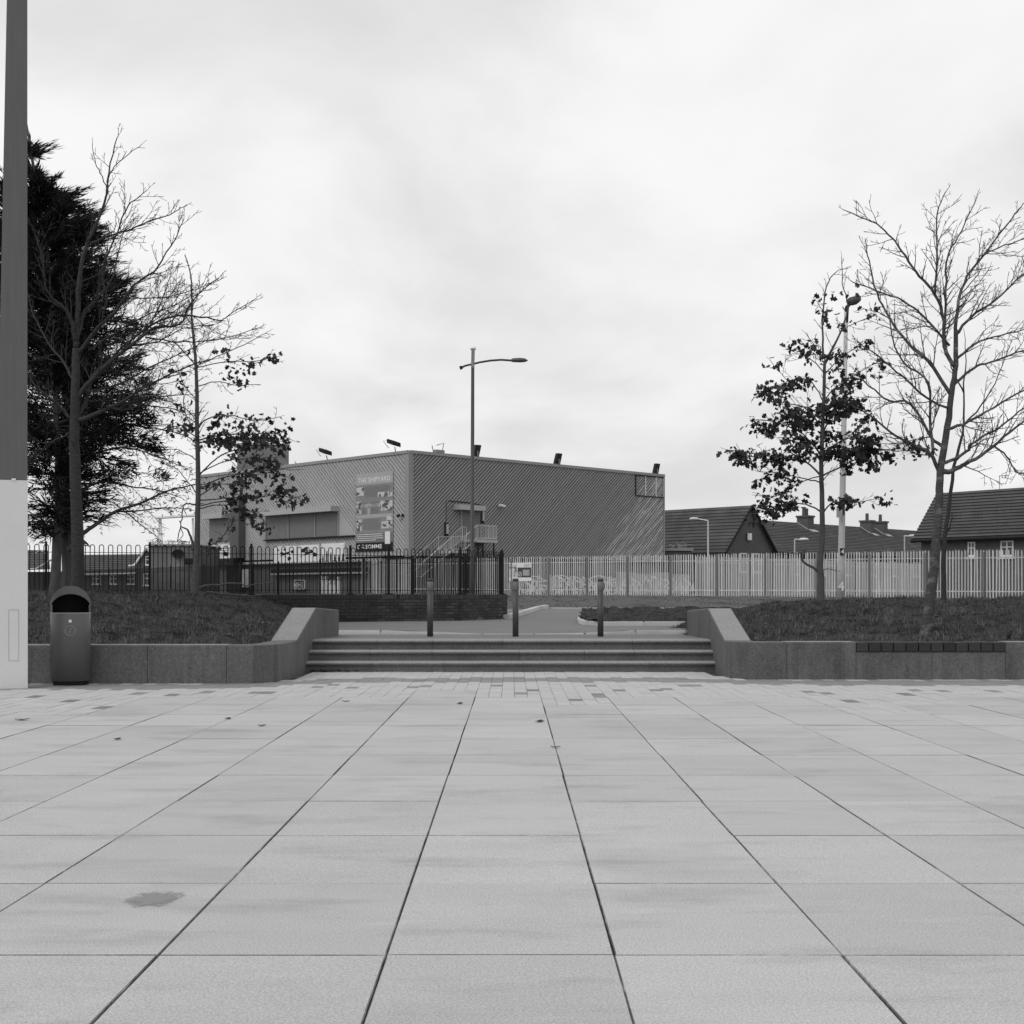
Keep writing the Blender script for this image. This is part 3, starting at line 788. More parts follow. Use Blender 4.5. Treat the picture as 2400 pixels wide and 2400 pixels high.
for k in range(40):
    a = 2 * math.pi * k / 40; b = 2 * math.pi * (k + 1) / 40
    for r0, r1, h0, h1 in ((.060, .066, 0, .006), (.066, .073, .006, 0)):
        f = lambda r, an, h: (BX - .005 + r * math.cos(an), BY - math.sqrt(RB ** 2 - (r * math.cos(an) - .005) ** 2) - .0006 - h, .735 + r * math.sin(an))
        em.quad(f(r0, a, h0), f(r0, b, h0), f(r1, b, h1), f(r1, a, h1))
em.build('emblem_ring', mat('bin_emblem', .22, .35, .05), lb)
m = MB(); m.hexa([(BX - .03, BY - RB - .003, .70), (BX - .02, BY - RB - .003, .695), (BX + .022, BY - RB - .003, .775), (BX + .012, BY - RB - .003, .78)],
                 [(BX - .03, BY - RB + .004, .70), (BX - .02, BY - RB + .004, .695), (BX + .022, BY - RB + .004, .775), (BX + .012, BY - RB + .004, .78)])
m.build('emblem_bar', mat('bin_emblem_bar', .2, .35, .05), lb)
lb.rotation_euler = (0, 0, R(17.3))

# ------------------------------------------------------------------ tall timber mast
MD = 18.1
xr_ = (65 - U0) * MD / F
mast = thing('tall_mast', (xr_ - .22, MD + .1, 0), 'tall square tapering timber mast on a pale boxed base, beside the litter bin', 'mast')
zj = EYE + (V0 - 1126) * MD / F
rl = math.hypot(xr_, MD); rvx, rvy = xr_ / rl, MD / rl              # the mast is turned so that its broad face looks at the plaza
fvx, fvy = -rvy, rvx                                               # along the face, to the left
def fl(u):                                                         # left front corner along the face
    k = (u - U0) / F; t = (k * MD - xr_) / (fvx - k * fvy); return t
def mcol(z, wd, g=0.0, dp=.40):
    a = (xr_ + fvx * wd, MD + fvy * wd); b = (xr_ + fvx * g, MD + fvy * g)
    return [(a[0], a[1], z), (b[0], b[1], z), (b[0] + rvx * dp + fvx * .004, b[1] + rvy * dp + fvy * .004, z), (a[0] + rvx * dp, a[1] + rvy * dp, z)]
wj = fl(-7.4); ztf = EYE + V0 * MD / F; wt = fl(16); zt = 11.5
wz = wj + (wt - wj) * (zt - zj) / (ztf - zj)
MB().hexa(mcol(0, fl(-14)), mcol(zj, fl(-9))).build('mast_base', M_MAST, mast)
MB().hexa(mcol(zj + .004, wj, .004), mcol(zt, wz, .004, .28)).build('mast_shaft', M_WOOD, mast)
def mface(u, v, n=0.0):
    t = fl(u); x, y = xr_ + fvx * t, MD + fvy * t; return Vector((x - rvx * n, y - rvy * n, EYE - (v - V0) * y / F))
m = MB()
for ua, va, ub, vb in ((20, 1429, 20.6, 1549), (43.4, 1429, 44, 1549), (20, 1429, 44, 1429.7), (20, 1548.3, 44, 1549)):
    q = [mface(ua, vb, .003), mface(ub, vb, .003), mface(ub, va, .003), mface(ua, va, .003)]
    m.hexa([tuple(v) for v in q], [tuple(v + Vector((rvx, rvy, 0)) * .004) for v in q][::1])
o = m.build('access_panel', M_MID, mast); fix(o.data)
q0, q1 = mface(27, 1126, .012), mface(36, 1122, .012)
q = [mface(27, 1126, .014), mface(37, 1126, .014), mface(37, 1121.5, .014), mface(27, 1121.5, .014)]
o = MB().hexa([tuple(v) for v in q], [tuple(v + Vector((rvx, rvy, 0)) * .02) for v in q]).build('clip', M_WHITE, mast); fix(o.data)

# ------------------------------------------------------------------ bollards
BOL = [(-1.396, 'left bollard of the three, in front of the dark brick wall'), (.076, 'middle bollard of the three, directly below the fence banner'), (1.54, 'right bollard of the three, in front of the kerbed grass island')]
zb = .4855
bol_parts = None
for x, lab in BOL:
    b_ = thing('bollard', (x, 24.0, zb), 'round steel ' + lab, 'bollard', 'bollards at the top of the steps')
    if bol_parts is None:
        c = (0, 0, 0)
        a = MB().lathe([(.001, 0), (.052, 0), (.052, .80), (.001, .80)], c, 20).mesh('post', M_BOLL, smooth=False)
        s_ = MB().lathe([(.0525, .795), (.056, .80), (.056, .945), (.052, .948), (.001, .948)], c, 20).mesh('sleeve', M_BOLL2)
        g_ = MB().lathe([(.045, .945), (.045, .958)], c, 20).mesh('groove', M_BLACK)
        t_ = MB().lathe([(.001, .957), (.050, .957), (.054, .962), (.054, .988), (.048, 1.0), (.001, 1.003)], c, 20).mesh('cap', M_BOLL)
        f_ = MB().lathe([(.085, 0), (.085, .008), (.05, .012)], c, 20).mesh('collar', M_BOLL2)
        for q in (a, s_, g_, t_): q.polygons.foreach_set('use_smooth', [True] * len(q.polygons))
        bol_parts = [('post', a), ('sleeve', s_), ('groove', g_), ('cap', t_)]
    for nm, me in bol_parts: put(nm, me, b_, (x, 24.0, zb))

# ------------------------------------------------------------------ brick wall
bwall = thing('brick_wall', (-4, 32.5, .5), 'dark brick retaining wall with a vertical joint, carrying the bow-topped railings', 'wall')
ZB, ZT = .47, 1.20
cum = [0]
for a, b in zip(WALLP, WALLP[1:]): cum.append(cum[-1] + math.hypot(b[0] - a[0], b[1] - a[1]))
WLEN = cum[-1]
def wpos(s):
    s = min(max(s, 0), WLEN)
    for i in range(len(cum) - 1):
        if s <= cum[i + 1] + 1e-9:
            t = (s - cum[i]) / (cum[i + 1] - cum[i]); a, b = WALLP[i], WALLP[i + 1]
            return a[0] + (b[0] - a[0]) * t, a[1] + (b[1] - a[1]) * t, math.atan2(b[1] - a[1], b[0] - a[0])
m = MB()
for (a, b) in zip(WALLP, WALLP[1:]):
    an = math.atan2(b[1] - a[1], b[0] - a[0]); nx_, ny_ = -math.sin(an), math.cos(an)
    ex = .02
    A = (a[0] - math.cos(an) * ex, a[1] - math.sin(an) * ex); B = (b[0] + math.cos(an) * (0 if b == WALLP[-1] else ex), b[1] + math.sin(an) * (0 if b == WALLP[-1] else ex))
    m.hexa([(A[0] + nx_ * .008, A[1] + ny_ * .008, .3), (B[0] + nx_ * .008, B[1] + ny_ * .008, .3), (B[0] + nx_ * .33, B[1] + ny_ * .33, .3), (A[0] + nx_ * .33, A[1] + ny_ * .33, .3)],
           [(A[0] + nx_ * .008, A[1] + ny_ * .008, ZT - .006), (B[0] + nx_ * .008, B[1] + ny_ * .008, ZT - .006), (B[0] + nx_ * .33, B[1] + ny_ * .33, ZT - .006), (A[0] + nx_ * .33, A[1] + ny_ * .33, ZT - .006)])
m.build('wall_core', M_MORT, bwall)
BLn, BH = .225, .075
br_me = MB().box(-.1075, .1075, -.004, .10, 0, .064).mesh('brick', M_BRICK)
so_me = MB().box(-.0325, .0325, -.008, .33, 0, .105).mesh('brick', M_BRICK)
cand = []
ncourse = 8
random.seed(21)
s_joint = None
for c in range(ncourse):
    z = ZB + .015 + c * BH
    s = (.1125 if c % 2 else 0.0)
    while s + BLn < WLEN + .01:
        cand.append((0, s + .1125, z)); s += BLn
    if WLEN - s > .06: cand.append((2, (s + WLEN) / 2, z))
s = 0.02
while s < WLEN - .02:
    cand.append((1, s + .0375, ZB + .015 + ncourse * BH)); s += .075
def seen(s, z):
    x, y, an = wpos(s); u = U0 + x / y * F
    if u < -30: return -1
    if x < -3.2: return 1 if z > 1.08 else (0 if z > bankL(np.array([x]), np.array([y]))[0] else -1)
    return 2
pr = []
for k, s, z in cand:
    q = seen(s, z)
    if q < 0: continue
    x, y, an = wpos(s)
    if abs(U0 + x / y * F - 931) < 3.0: continue
    pr.append((q + (.5 if k != 1 else 0), k, s, z, x, y, an))
pr.sort(key=lambda t: -t[0])
rest = MB()
for i, (q, k, s, z, x, y, an) in enumerate(pr):
    if i < 299:
        o = put('brick', so_me if k == 1 else br_me, bwall, (x + random.uniform(-.002, .002), y + random.uniform(-.003, .003), z), an)
        if k == 2: o.scale.x = max(.1, min(1, (WLEN - s) * 2 / .215))
    else:
        ca, sa = math.cos(an), math.sin(an); src = so_me if k == 1 else br_me
        n0 = len(rest.v)
        rest.v += [(x + v.co.x * ca - v.co.y * sa, y + v.co.x * sa + v.co.y * ca, z + v.co.z) for v in src.vertices]
        rest.f += [tuple(n0 + j for j in p.vertices) for p in src.polygons]
o = rest.build('brickwork', M_BRICK, bwall); o['kind'] = 'stuff'

# ------------------------------------------------------------------ bow-topped railings
def bow_mesh(hgt, wd, r):
    m = MB(); pts = [(-wd / 2, 0, 0), (-wd / 2, 0, hgt - wd / 2)]
    for k in range(1, 8):
        a = math.pi * k / 8; pts.append((-wd / 2 * math.cos(a), 0, hgt - wd / 2 + wd / 2 * math.sin(a)))
    pts += [(wd / 2, 0, hgt - wd / 2), (wd / 2, 0, 0)]
    m.tube(pts, r, 5, False)
    return m.mesh('bow', M_RAIL, smooth=True)
def railing(root, path, zb, hgt, posts, pitch=.192):
    P = [Vector((a, b, 0)) for a, b in path]
    me = bow_mesh(hgt, pitch / 2, .0105)
    pm = MB().box(-.024, .024, -.024, .024, -.04, hgt + .06).mesh('post', M_RAIL)
    ft = MB().box(-.08, .08, -.06, .06, -.045, -.02).mesh('foot', M_RAIL)
    rail = MB(); rail2 = MB()
    carry = 0
    for a, b in zip(P, P[1:]):
        t = (b - a); l = t.length; t.normalize(); an = math.atan2(t.y, t.x); nn = Vector((-t.y, t.x, 0))
        s = carry
        while s < l:
            p = a + t * s; put('bow', me, root, (p.x, p.y, zb), an); s += pitch
        carry = s - l
        for r_, z in ((rail, zb + .06), (rail2, zb + hgt - .17)):
            q0, q1 = a - t * .01, b + t * .01
            o4 = [q0 - nn * .019, q1 - nn * .019, q1 + nn * .019, q0 + nn * .019]
            r_.hexa([(v.x, v.y, z - .006) for v in o4], [(v.x, v.y, z + .006) for v in o4])
    rail.build('rail', M_RAIL, root); rail2.build('rail', M_RAIL, root)
    for u in posts:
        k = (u - U0) / F
        for a, b in zip(P, P[1:]):
            dx, dy = b.x - a.x, b.y - a.y; den = dx - k * dy
            if abs(den) < 1e-9: continue
            t = (k * a.y - a.x) / den
            if -.001 <= t <= 1.001:
                q = put('post', pm, root, (a.x + dx * t, a.y + dy * t, zb), math.atan2(dy, dx)); put('foot', ft, q, (a.x + dx * t, a.y + dy * t, zb), math.atan2(dy, dx) * 0)
                break
fp = []
for i, (x, y) in enumerate(WALLP): fp.append((x, y + .17))
fp[-1] = (-.22, 36.0)
fr = thing('bow_top_railing', (-5, 31.8, 1.2), 'nearer row of black bow-topped railings standing on the dark brick wall', 'railing')
railing(fr, fp, 1.235, 1.055, [108, 351, 589, 821, 911, 1079, 1176])
br = thing('bow_top_railing', (-8, 44, 1.13), 'farther row of black bow-topped railings running away behind the nearer row', 'railing')
railing(br, [(-.2, 36.4), (-.33, 37.9), (-3.05, 41.8), (-12.0, 54.6), (-29, 78.9)], 1.16, 1.13, [1184, 1090, 967, 853, 750, 652, 562, 478, 400, 322, 255])

# ------------------------------------------------------------------ palisade fences
def palisade(root, p0, p1, zbase, hgt, posts_s, n_own=300, pitch=.155, curve=None):
    P0, P1 = Vector((p0[0], p0[1], 0)), Vector((p1[0], p1[1], 0)); t = P1 - P0; Ln = t.length; t.normalize(); an = math.atan2(t.y, t.x)
    nn = Vector((t.y, -t.x, 0))                        # towards the viewer
    def pale_geo(m, h, o=(0, 0, 0), rot=None):
        w2 = .036
        sec = [(-w2, .012), (-w2 * .45, -.012), (w2 * .45, -.012), (w2, .012)]
        zs = [0, h - .16, h - .1]
        for z in zs: m.v += [(a, b, z) for a, b in sec]
        for i in range(2):
            for k in range(3): m.f.append((i * 4 + k, i * 4 + k + 1, i * 4 + 5 + k, i * 4 + 4 + k))
        # splayed triple point
        for c in (-.026, 0, .026):
            n0 = len(m.v); m.v += [(c - .013, -.004, h - .1), (c + .013, -.004, h - .1), (c * 1.25, -.006, h - (0.0 if c == 0 else .03))]; m.f.append((n0, n0 + 1, n0 + 2))
        return m
    me = pale_geo(MB(), hgt).mesh('pale', M_STEEL)
    s = 0.0; i = 0; extra = MB()
    random.seed(int(p0[0] * 10) + 3)
    while s < Ln:
        p = P0 + t * s; z = zbase(p.x, p.y) + random.uniform(-.03, .02)
        if i < n_own:
            q = put('pale', me, root, (p.x, p.y, z), an + random.uniform(-.12, .12)); q.rotation_euler[1] = random.gauss(0, .006)
        else:
            ca, sa = math.cos(an), math.sin(an); n0 = len(extra.v)
            extra.v += [(p.x + v.co.x * ca - v.co.y * sa, p.y + v.co.x * sa + v.co.y * ca, z + v.co.z) for v in me.vertices]
            extra.f += [tuple(n0 + j for j in pl.vertices) for pl in me.polygons]
        s += pitch; i += 1
    if extra.f:
        o = extra.build('far_pales', M_STEEL, root); o['kind'] = 'stuff'
    for zf in (.35, hgt - .42):
        m = MB()
        k = 12
        for j in range(k):
            a = P0 + t * (Ln * j / k) - nn * .03; b = P0 + t * (Ln * (j + 1) / k) - nn * .03
            za, zb_ = zbase(a.x, a.y) + zf, zbase(b.x, b.y) + zf
            o4 = [(a, za), (b, zb_), (b - nn * .05, zb_), (a - nn * .05, za)]
            m.hexa([(v.x, v.y, z - .025) for v, z in o4], [(v.x, v.y, z + .025) for v, z in o4])
        m.build('rail', M_STEEL, root)
    pm = MB().box(-.05, .05, -.03, .10, 0, hgt - .12).mesh('post', M_STEEL2)
    for sp in posts_s:
        p = P0 + t * sp + nn * .05; put('post', pm, root, (p.x, p.y, zbase(p.x, p.y)), an)
def gz(x, y): return ground_h(x, y) - .02
PA0, PA1 = (-10.2, 95.27), (27.5, 64.7)
pal = thing('palisade_fence', (8, 80.5, 1.05), 'galvanised palisade fence along the verge, its lower half covered in graffiti behind', 'fence')
# posts where the photograph shows them
def pal_s(u):
    k = (u - U0) / F; dx, dy = PA1[0] - PA0[0], PA1[1] - PA0[1]; l = math.hypot(dx, dy); dx /= l; dy /= l
    return (k * PA0[1] - PA0[0]) / (dx - k * dy)
palisade(pal, PA0, PA1, gz, 2.42, [pal_s(u) for u in (1200, 1286, 1376, 1471, 1572, 1680, 1794, 1915, 2038, 2170, 2306)])
pal2 = thing('palisade_fence', (25, 98, 1.05), 'second galvanised palisade fence running back towards the houses', 'fence')
palisade(pal2, (10.6, 79.6), (52, 128), gz, 2.35, [3 + 2.75 * i for i in range(22)])
# arched gate in the second fence line
ag = thing('arched_gate', (35.7, 99.0, 1.05), 'pale gate with a shallow arched top rail behind the palisade at the far right', 'gate')
def arc(x): return 3.35 - .11 * x * x * 1.5
for i in range(-9, 10):
    x = i * .19; MB().box(35.7 + x - .03, 35.7 + x + .03, 98.99, 99.02, 1.05, arc(x)).build('bar', M_STEEL, ag)
m = MB()
for i in range(-10, 10):
    a, b = i * .19, (i + 1) * .19
    m.hexa([(35.7 + a, 98.95, arc(a)), (35.7 + b, 98.95, arc(b)), (35.7 + b, 99.03, arc(b)), (35.7 + a, 99.03, arc(a))], [(35.7 + a, 98.95, arc(a) + .2), (35.7 + b, 98.95, arc(b) + .2), (35.7 + b, 99.03, arc(b) + .2), (35.7 + a, 99.03, arc(a) + .2)])
m.build('top_rail', M_STEEL, ag)
MB().box(33.85, 37.55, 99.03, 99.06, 1.05, 1.9).build('lower_sheet', M_STEEL, ag)

# ------------------------------------------------------------------ text helper
def text_mesh(txt, size, m, xscale=1.0, bold=0.0):
    cu = bpy.data.curves.new('lettering', 'FONT'); cu.body = txt; cu.size = size; cu.align_x = 'LEFT'; cu.offset = bold; cu.resolution_u = 2
    o = bpy.data.objects.new('lettering_tmp', cu); COL.objects.link(o)
    bpy.context.view_layer.update()
    me = bpy.data.meshes.new_from_object(o.evaluated_get(bpy.context.evaluated_depsgraph_get()))
    bpy.data.objects.remove(o); bpy.data.curves.remove(cu)
    me.materials.clear(); me.materials.append(m)
    xs_ = [v.co.x for v in me.vertices]; x0 = min(xs_)
    for v in me.vertices: v.co.x = (v.co.x - x0) * xscale
    return me, (max(xs_) - x0) * xscale

# ------------------------------------------------------------------ the clad building
CX, CY = -7.15, 98.0
class Wall:
    def __init__(s, dx, dy, nx_, ny_, sgn): s.d = (dx, dy); s.n = (nx_, ny_); s.sgn = sgn
    def p(s, q, z, n=0.0): return (CX + s.d[0] * q + s.n[0] * n, CY + s.d[1] * q + s.n[1] * n, z)
    def s_of(s, u, n=0.0):
        k = (u - U0) / F; ox, oy = CX + s.n[0] * n, CY + s.n[1] * n
        return (k * oy - ox) / (s.d[0] - k * s.d[1])
    def at(s, u, v, n=0.0):
        q = s.s_of(u, n); d = CY + s.n[1] * n + s.d[1] * q
        return q, EYE + (V0 - v) * d / F
    def box(s, m, s0, s1, z0, z1, n0, n1, zs=None):     # zs: z at s1 end may differ (z0b,z1b)
        if s0 > s1: s0, s1 = s1, s0
        a = [s.p(s0, z0, n1), s.p(s1, z0, n1), s.p(s1, z0, n0), s.p(s0, z0, n0)]
        b = [s.p(s0, z1, n1), s.p(s1, z1, n1), s.p(s1, z1, n0), s.p(s0, z1, n0)]
        if s.sgn < 0: a = [a[1], a[0], a[3], a[2]]; b = [b[1], b[0], b[3], b[2]]
        m.hexa(a, b); return m
    def prism(s, m, poly, n0, n1):
        if s.sgn < 0: poly = poly[::-1]
        m.hexa([s.p(q, z, n1) for q, z in poly][::-1], [s.p(q, z, n0) for q, z in poly][::-1]); return m
WR = Wall(.705, .709, .709, -.705, 1)
WLf = Wall(-.68, .733, -.733, -.68, -1)
LR, LL = 28.5, 29.0
Z0, ZC, ZTOP = 0.9, 3.85, 11.25
bld = thing('clad_building', (CX, CY, 1.0), 'large windowless two-storey hall clad in diagonal grey boards behind the fences', 'building')
m = MB()
a, b, c = WR.p(.0, 0, -.10), WR.p(LR, 0, -.02), WLf.p(LL, 0, -.02)
d_ = (b[0] + c[0] - a[0], b[1] + c[1] - a[1])
lp_ = [(CX + .0, CY + .14), (b[0], b[1]), d_, (c[0], c[1])]
m.hexa([(x, y, ZC - .2) for x, y in lp_], [(x, y, ZTOP - .08) for x, y in lp_]); m.build('core_wall', M_GROOVE, bld)
def clip(poly, f):
    o = []
    for i in range(len(poly)):
        p, q = poly[i], poly[(i + 1) % len(poly)]; fp_, fq = f(p), f(q)
        if fp_ >= 0: o.append(p)
        if (fp_ >= 0) != (fq >= 0):
            t = fp_ / (fp_ - fq); o.append((p[0] + (q[0] - p[0]) * t, p[1] + (q[1] - p[1]) * t))
    return o
def clad(W, Ln, slope, pitch, gap, m_, s0, s1, zlo):
    c = -slope * Ln - 1; k = 0
    rect = [(s0, zlo), (s1, zlo), (s1, ZTOP - .22), (s0, ZTOP - .22)]
    lo = -slope * s1 + zlo if slope > 0 else zlo
    c = min(z - slope * q for q, z in rect); hi = max(z - slope * q for q, z in rect)
    while c < hi:
        poly = clip(rect, lambda p: p[1] - slope * p[0] - c - gap)
        if len(poly) > 2: poly = clip(poly, lambda p: -(p[1] - slope * p[0] - c - pitch))
        if len(poly) > 2:
            ar = 0.5 * abs(sum(poly[i][0] * poly[(i + 1) % len(poly)][1] - poly[(i + 1) % len(poly)][0] * poly[i][1] for i in range(len(poly))))
            if ar > .01:
                o = W.prism(MB(), poly, -.015, .05 + random.uniform(-.006, .006)).build('cladding_board', m_, bld); fix(o.data)
        c += pitch
random.seed(4)
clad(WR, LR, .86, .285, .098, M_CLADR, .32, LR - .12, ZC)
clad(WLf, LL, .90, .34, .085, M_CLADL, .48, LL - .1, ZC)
WR.box(MB(), .0, .30, ZC - .1, ZTOP - .02, -.03, .075).build('corner_trim', M_CLADR, bld)
WLf.box(MB(), .0, .46, ZC - .1, ZTOP - .02, -.03, .07).build('corner_trim', M_TRIM, bld)
WR.box(MB(), .10, LR + .05, ZTOP - .22, ZTOP, -.2, .12).build('fascia', M_TRIM, bld)
WLf.box(MB(), .10, LL + .05, ZTOP - .22, ZTOP, -.2, .12).build('fascia', M_TRIM, bld)
WR.box(MB(), LR - .1, LR + .06, ZC, ZTOP - .22, -.1, .09).build('end_trim', M_TRIM, bld)
WLf.box(MB(), LL - .08, LL + .06, ZC, ZTOP - .22, -.1, .09).build('end_trim', M_TRIM, bld)
MB().hexa([(x, y, ZTOP - .3) for x, y in lp_], [(x, y, ZTOP - .06) for x, y in lp_]).build('roof_deck', M_MID, bld)
lw_ = [(CX, CY + .35), (b[0] - .2, b[1] + .1), (d_[0], d_[1] - .2), (c[0] + .2, c[1] + .1)]
MB().hexa([(x, y, 0.4) for x, y in lw_], [(x, y, ZC - .19) for x, y in lw_]).build('lower_wall', M_BRK2, bld)
WLf.box(MB(), 3.0, LL - .2, ZC - .36, ZC - .16, -.1, .16).build('ledge', M_TRIML, bld)
# left wall: hoods and shutters
def lw_box(name, m_, u0, v0a, v1a, u1, n0, n1, W=WLf):
    s0, zt_ = W.at(u0, v0a, n1); s1, _ = W.at(u1, v0a, n1); _, zb_ = W.at(u0, v1a, n1)
    return W.box(MB(), s0, s1, zb_, zt_, n0, n1).build(name, m_, bld)
s0 = WLf.s_of(797); s1 = WLf.s_of(627); _, zt_ = WLf.at(797, 1186); _, zh = WLf.at(797, 1198.5); _, zs_ = WLf.at(793, 1256)
mh = MB(); WLf.box(mh, s0, s1, zh, zt_, .0, .85); mh.build('window_hood', M_TRIML, bld)
for ua, ub in ((793, 743), (740, 681), (677, 627)):
    a, b = WLf.s_of(ua), WLf.s_of(ub); root = WLf.box(MB(), a + .03, b - .03, zs_, zh, .05, .10).build('roller_shutter', M_SHUT, bld)
    m = MB(); z = zs_ + .05
    while z < zh - .08: WLf.box(m, a + .05, b - .05, z, z + .055, .10, .118); z += .085
    o = m.build('shutter_slats', M_SHUT, root); o['kind'] = 'stuff'
for u in (796, 741.5, 679, 625.5):
    a = WLf.s_of(u); WLf.box(MB(), a - .07, a + .07, zs_ - .05, zh, .05, .16).build('shutter_guide', M_MID, bld)
a, b = WLf.s_of(834), WLf.s_of(624); WLf.box(MB(), a, b, zs_ - .12, zs_ - .03, .05, .28).build('window_sill', M_GROOVE, bld)
a, b = WLf.s_of(833), WLf.s_of(797); o = WLf.prism(MB(), [(b, zs_), (a, zs_), (b, zh)], .05, .09).build('side_panel', M_CLADL, bld); fix(o.data)
# small left window
s0 = WLf.s_of(539); s1 = WLf.s_of(493); _, zt_ = WLf.at(516, 1204); _, zh2 = WLf.at(516, 1216); _, zs2 = WLf.at(516, 1270)
WLf.box(MB(), s0, s1, zh2, zt_, 0, .8).build('window_hood', M_TRIML, bld)
root = WLf.box(MB(), s0, s1, zs2, zh2, .05, .11).build('roller_shutter', M_SHUT, bld)
m = MB(); z = zs2 + .05
while z < zh2 - .08: WLf.box(m, s0 + .05, s1 - .05, z, z + .055, .11, .128); z += .085
o = m.build('shutter_slats', M_SHUT, root); o['kind'] = 'stuff'
# pier and dark porch
s0, s1 = WLf.s_of(559, .7), WLf.s_of(539, .7); _, zt_ = WLf.at(549, 1172, .7); _, zb_ = WLf.at(549, 1308, .7)
WLf.box(MB(), s0, s1, zb_, zt_, 0, .7).build('pier', mat('pier_paint', .11, .8, .1, 1), bld)
s0, s1 = WLf.s_of(560, .5), WLf.s_of(516, .5); _, zt_ = WLf.at(538, 1309, .5); _, zb_ = WLf.at(538, 1325, .5)
WLf.box(MB(), s0, s1, zb_, zt_, 0, 1.0).build('porch_canopy', M_BLACK, bld)
WLf.box(MB(), s0 + .2, s1 - .2, .9, zb_, -.19, .06).build('porch_opening', M_BLACK, bld)
s0, s1 = WLf.s_of(589), WLf.s_of(571); _, zt_ = WLf.at(580, 1334); _, zb_ = WLf.at(580, 1376)
WLf.box(MB(), s0, s1, zb_, zt_, -.1, .14).build('white_door', M_WHITE, bld)
WLf.box(MB(), WLf.s_of(862), WLf.s_of(640), 2.78, 3.05, -.1, .2).build('dark_rail', M_BLACK, bld)
WLf.box(MB(), WLf.s_of(862), WLf.s_of(640), 2.62, 2.74, -.1, .24).build('sill_band', M_TRIML, bld)
# sign frame at the far end of the right wall
a, zt_ = WR.at(1488, 1113); b = LR - .12; _, zb_ = WR.at(1523, 1163)
zt_ = ZTOP - .3
sf = thing('sign_frame', WR.p(a, zb_), 'empty thin metal frame of three bays at the far top corner of the clad wall', 'frame')
for q, m_ in ((a, M_BLACK), (WR.s_of(1511), M_WHITE), (WR.s_of(1535.5), M_WHITE), (b - .05, M_TRIML)):
    WR.box(MB(), q - .035, q + .035, zb_, zt_, .055, .13).build('upright', m_, sf)
WR.box(MB(), a, b, zb_ - .06, zb_, .055, .14).build('bottom_bar', M_BLACK, sf)
WR.box(MB(), a, b, zt_, zt_ + .06, .055, .14).build('top_bar', M_BLACK, sf)
# door with hood on the right wall
s0, s1 = WR.s_of(1079), WR.s_of(1126); _, zt_ = WR.at(1100, 1194); _, zl = WR.at(1100, 1279)
door = WR.box(MB(), s0, s1, zl, zt_, .0, .085).build('roller_door', mat('roller_door_paint', .13, .6, .06), bld)
m = MB(); z = zl + .05
while z < zt_ - .1: WR.box(m, s0 + .08, s1 - .08, z, z + .06, .085, .11); z += .11
o = m.build('door_slats', M_SHUT, door); o['kind'] = 'stuff'
for q in (s0, s1): WR.box(MB(), q - .06, q + .06, zl, zt_, .02, .14).build('door_jamb', M_MID, bld)
a, b = WR.s_of(1073, .5), WR.s_of(1133, .5); _, zh1 = WR.at(1103, 1184, .5); _, zh0 = WR.at(1103, 1196, .5)
WR.box(MB(), a, b, zh0, zh1, 0, .75).build('door_hood', M_TRIML, bld)
# conduit and box lights
m = MB(); q0 = WR.s_of(1044); q1 = WR.s_of(1102); _, zc = WR.at(1050, 1174)
m.tube([WR.p(q0, 5.4, .09), WR.p(q0, zc, .09)], .018, 4); m.tube([WR.p(q0 + .2, zc, .09), WR.p(q1, zc - .05, .09), WR.p(q1 + 1.4, zh1 + .03, .09)], .035, 4); m.build('conduit', M_BLACK, bld)
for u, v in ((1044, 1240), (1128, 1210)):
    q, z = WR.at(u, v); o = WR.box(MB(), q - .16, q + .16, z - .55, z + .45, .055, .16).build('wall_lamp', M_BLACK, bld)
    WR.box(MB(), q - .09, q + .09, z - .35, z + .35, .16, .26).build('diffuser', M_TRIML, o)
# cctv
for W, u, v, lab, m_ in ((WLf, 947, 1208, 'small dark security camera beside the corner of the clad building', M_BLACK), (WR, 1168, 1185, 'small white security camera on the clad wall right of the door hood', M_WHITE)):
    q, z = W.at(u, v); c = thing('security_camera', W.p(q, z), lab, 'camera')
    W.box(MB(), q - .06, q + .06, z - .1, z + .1, .055, .2).build('bracket', m_, c)
    p0 = Vector(W.p(q - .15 * W.sgn, z + .02, .28)); p1 = Vector(W.p(q + .35, z - .06, .36))
    MB().tube([p0, p1], .1, 8).build('camera_body', m_, c)
# tall plant block behind the roof
TD = 126
xa, xb = (556 - U0) * TD / F, (677 - U0) * TD / F; zt_ = EYE + (V0 - 1043) * TD / F
pb = thing('plant_tower', ((xa + xb) / 2, TD, 1), 'plain grey roof block rising behind the clad hall, half hidden by the leafy tree', 'building')
MB().hexa([(xa, TD, 1), (xb, TD, 1), (xb - .9, TD + 5, 1), (xa - .9, TD + 5, 1)], [(xa, TD, zt_), (xb, TD, zt_), (xb - .9, TD + 5, zt_), (xa - .9, TD + 5, zt_)]).build('tower_wall', mat('tower_render', .19, .8, .06, 1, fine=.08, fscale=8), pb)
MB().hexa([(xa - .1, TD - .1, zt_ + .003), (xb + .1, TD - .1, zt_ + .003), (xb - .8, TD + 5, zt_ + .003), (xa - .9, TD + 5, zt_ + .003)], [(xa - .1, TD - .1, zt_ + .15), (xb + .1, TD - .1, zt_ + .15), (xb - .8, TD + 5, zt_ + .15), (xa - .9, TD + 5, zt_ + .15)]).build('coping', M_TRIML, pb)
pa = px(655, 1054, TD - .15); pc = px(667, 1071, TD - .15); MB().tube([pa, pc], .12, 4).build('slot', M_BLACK, pb)
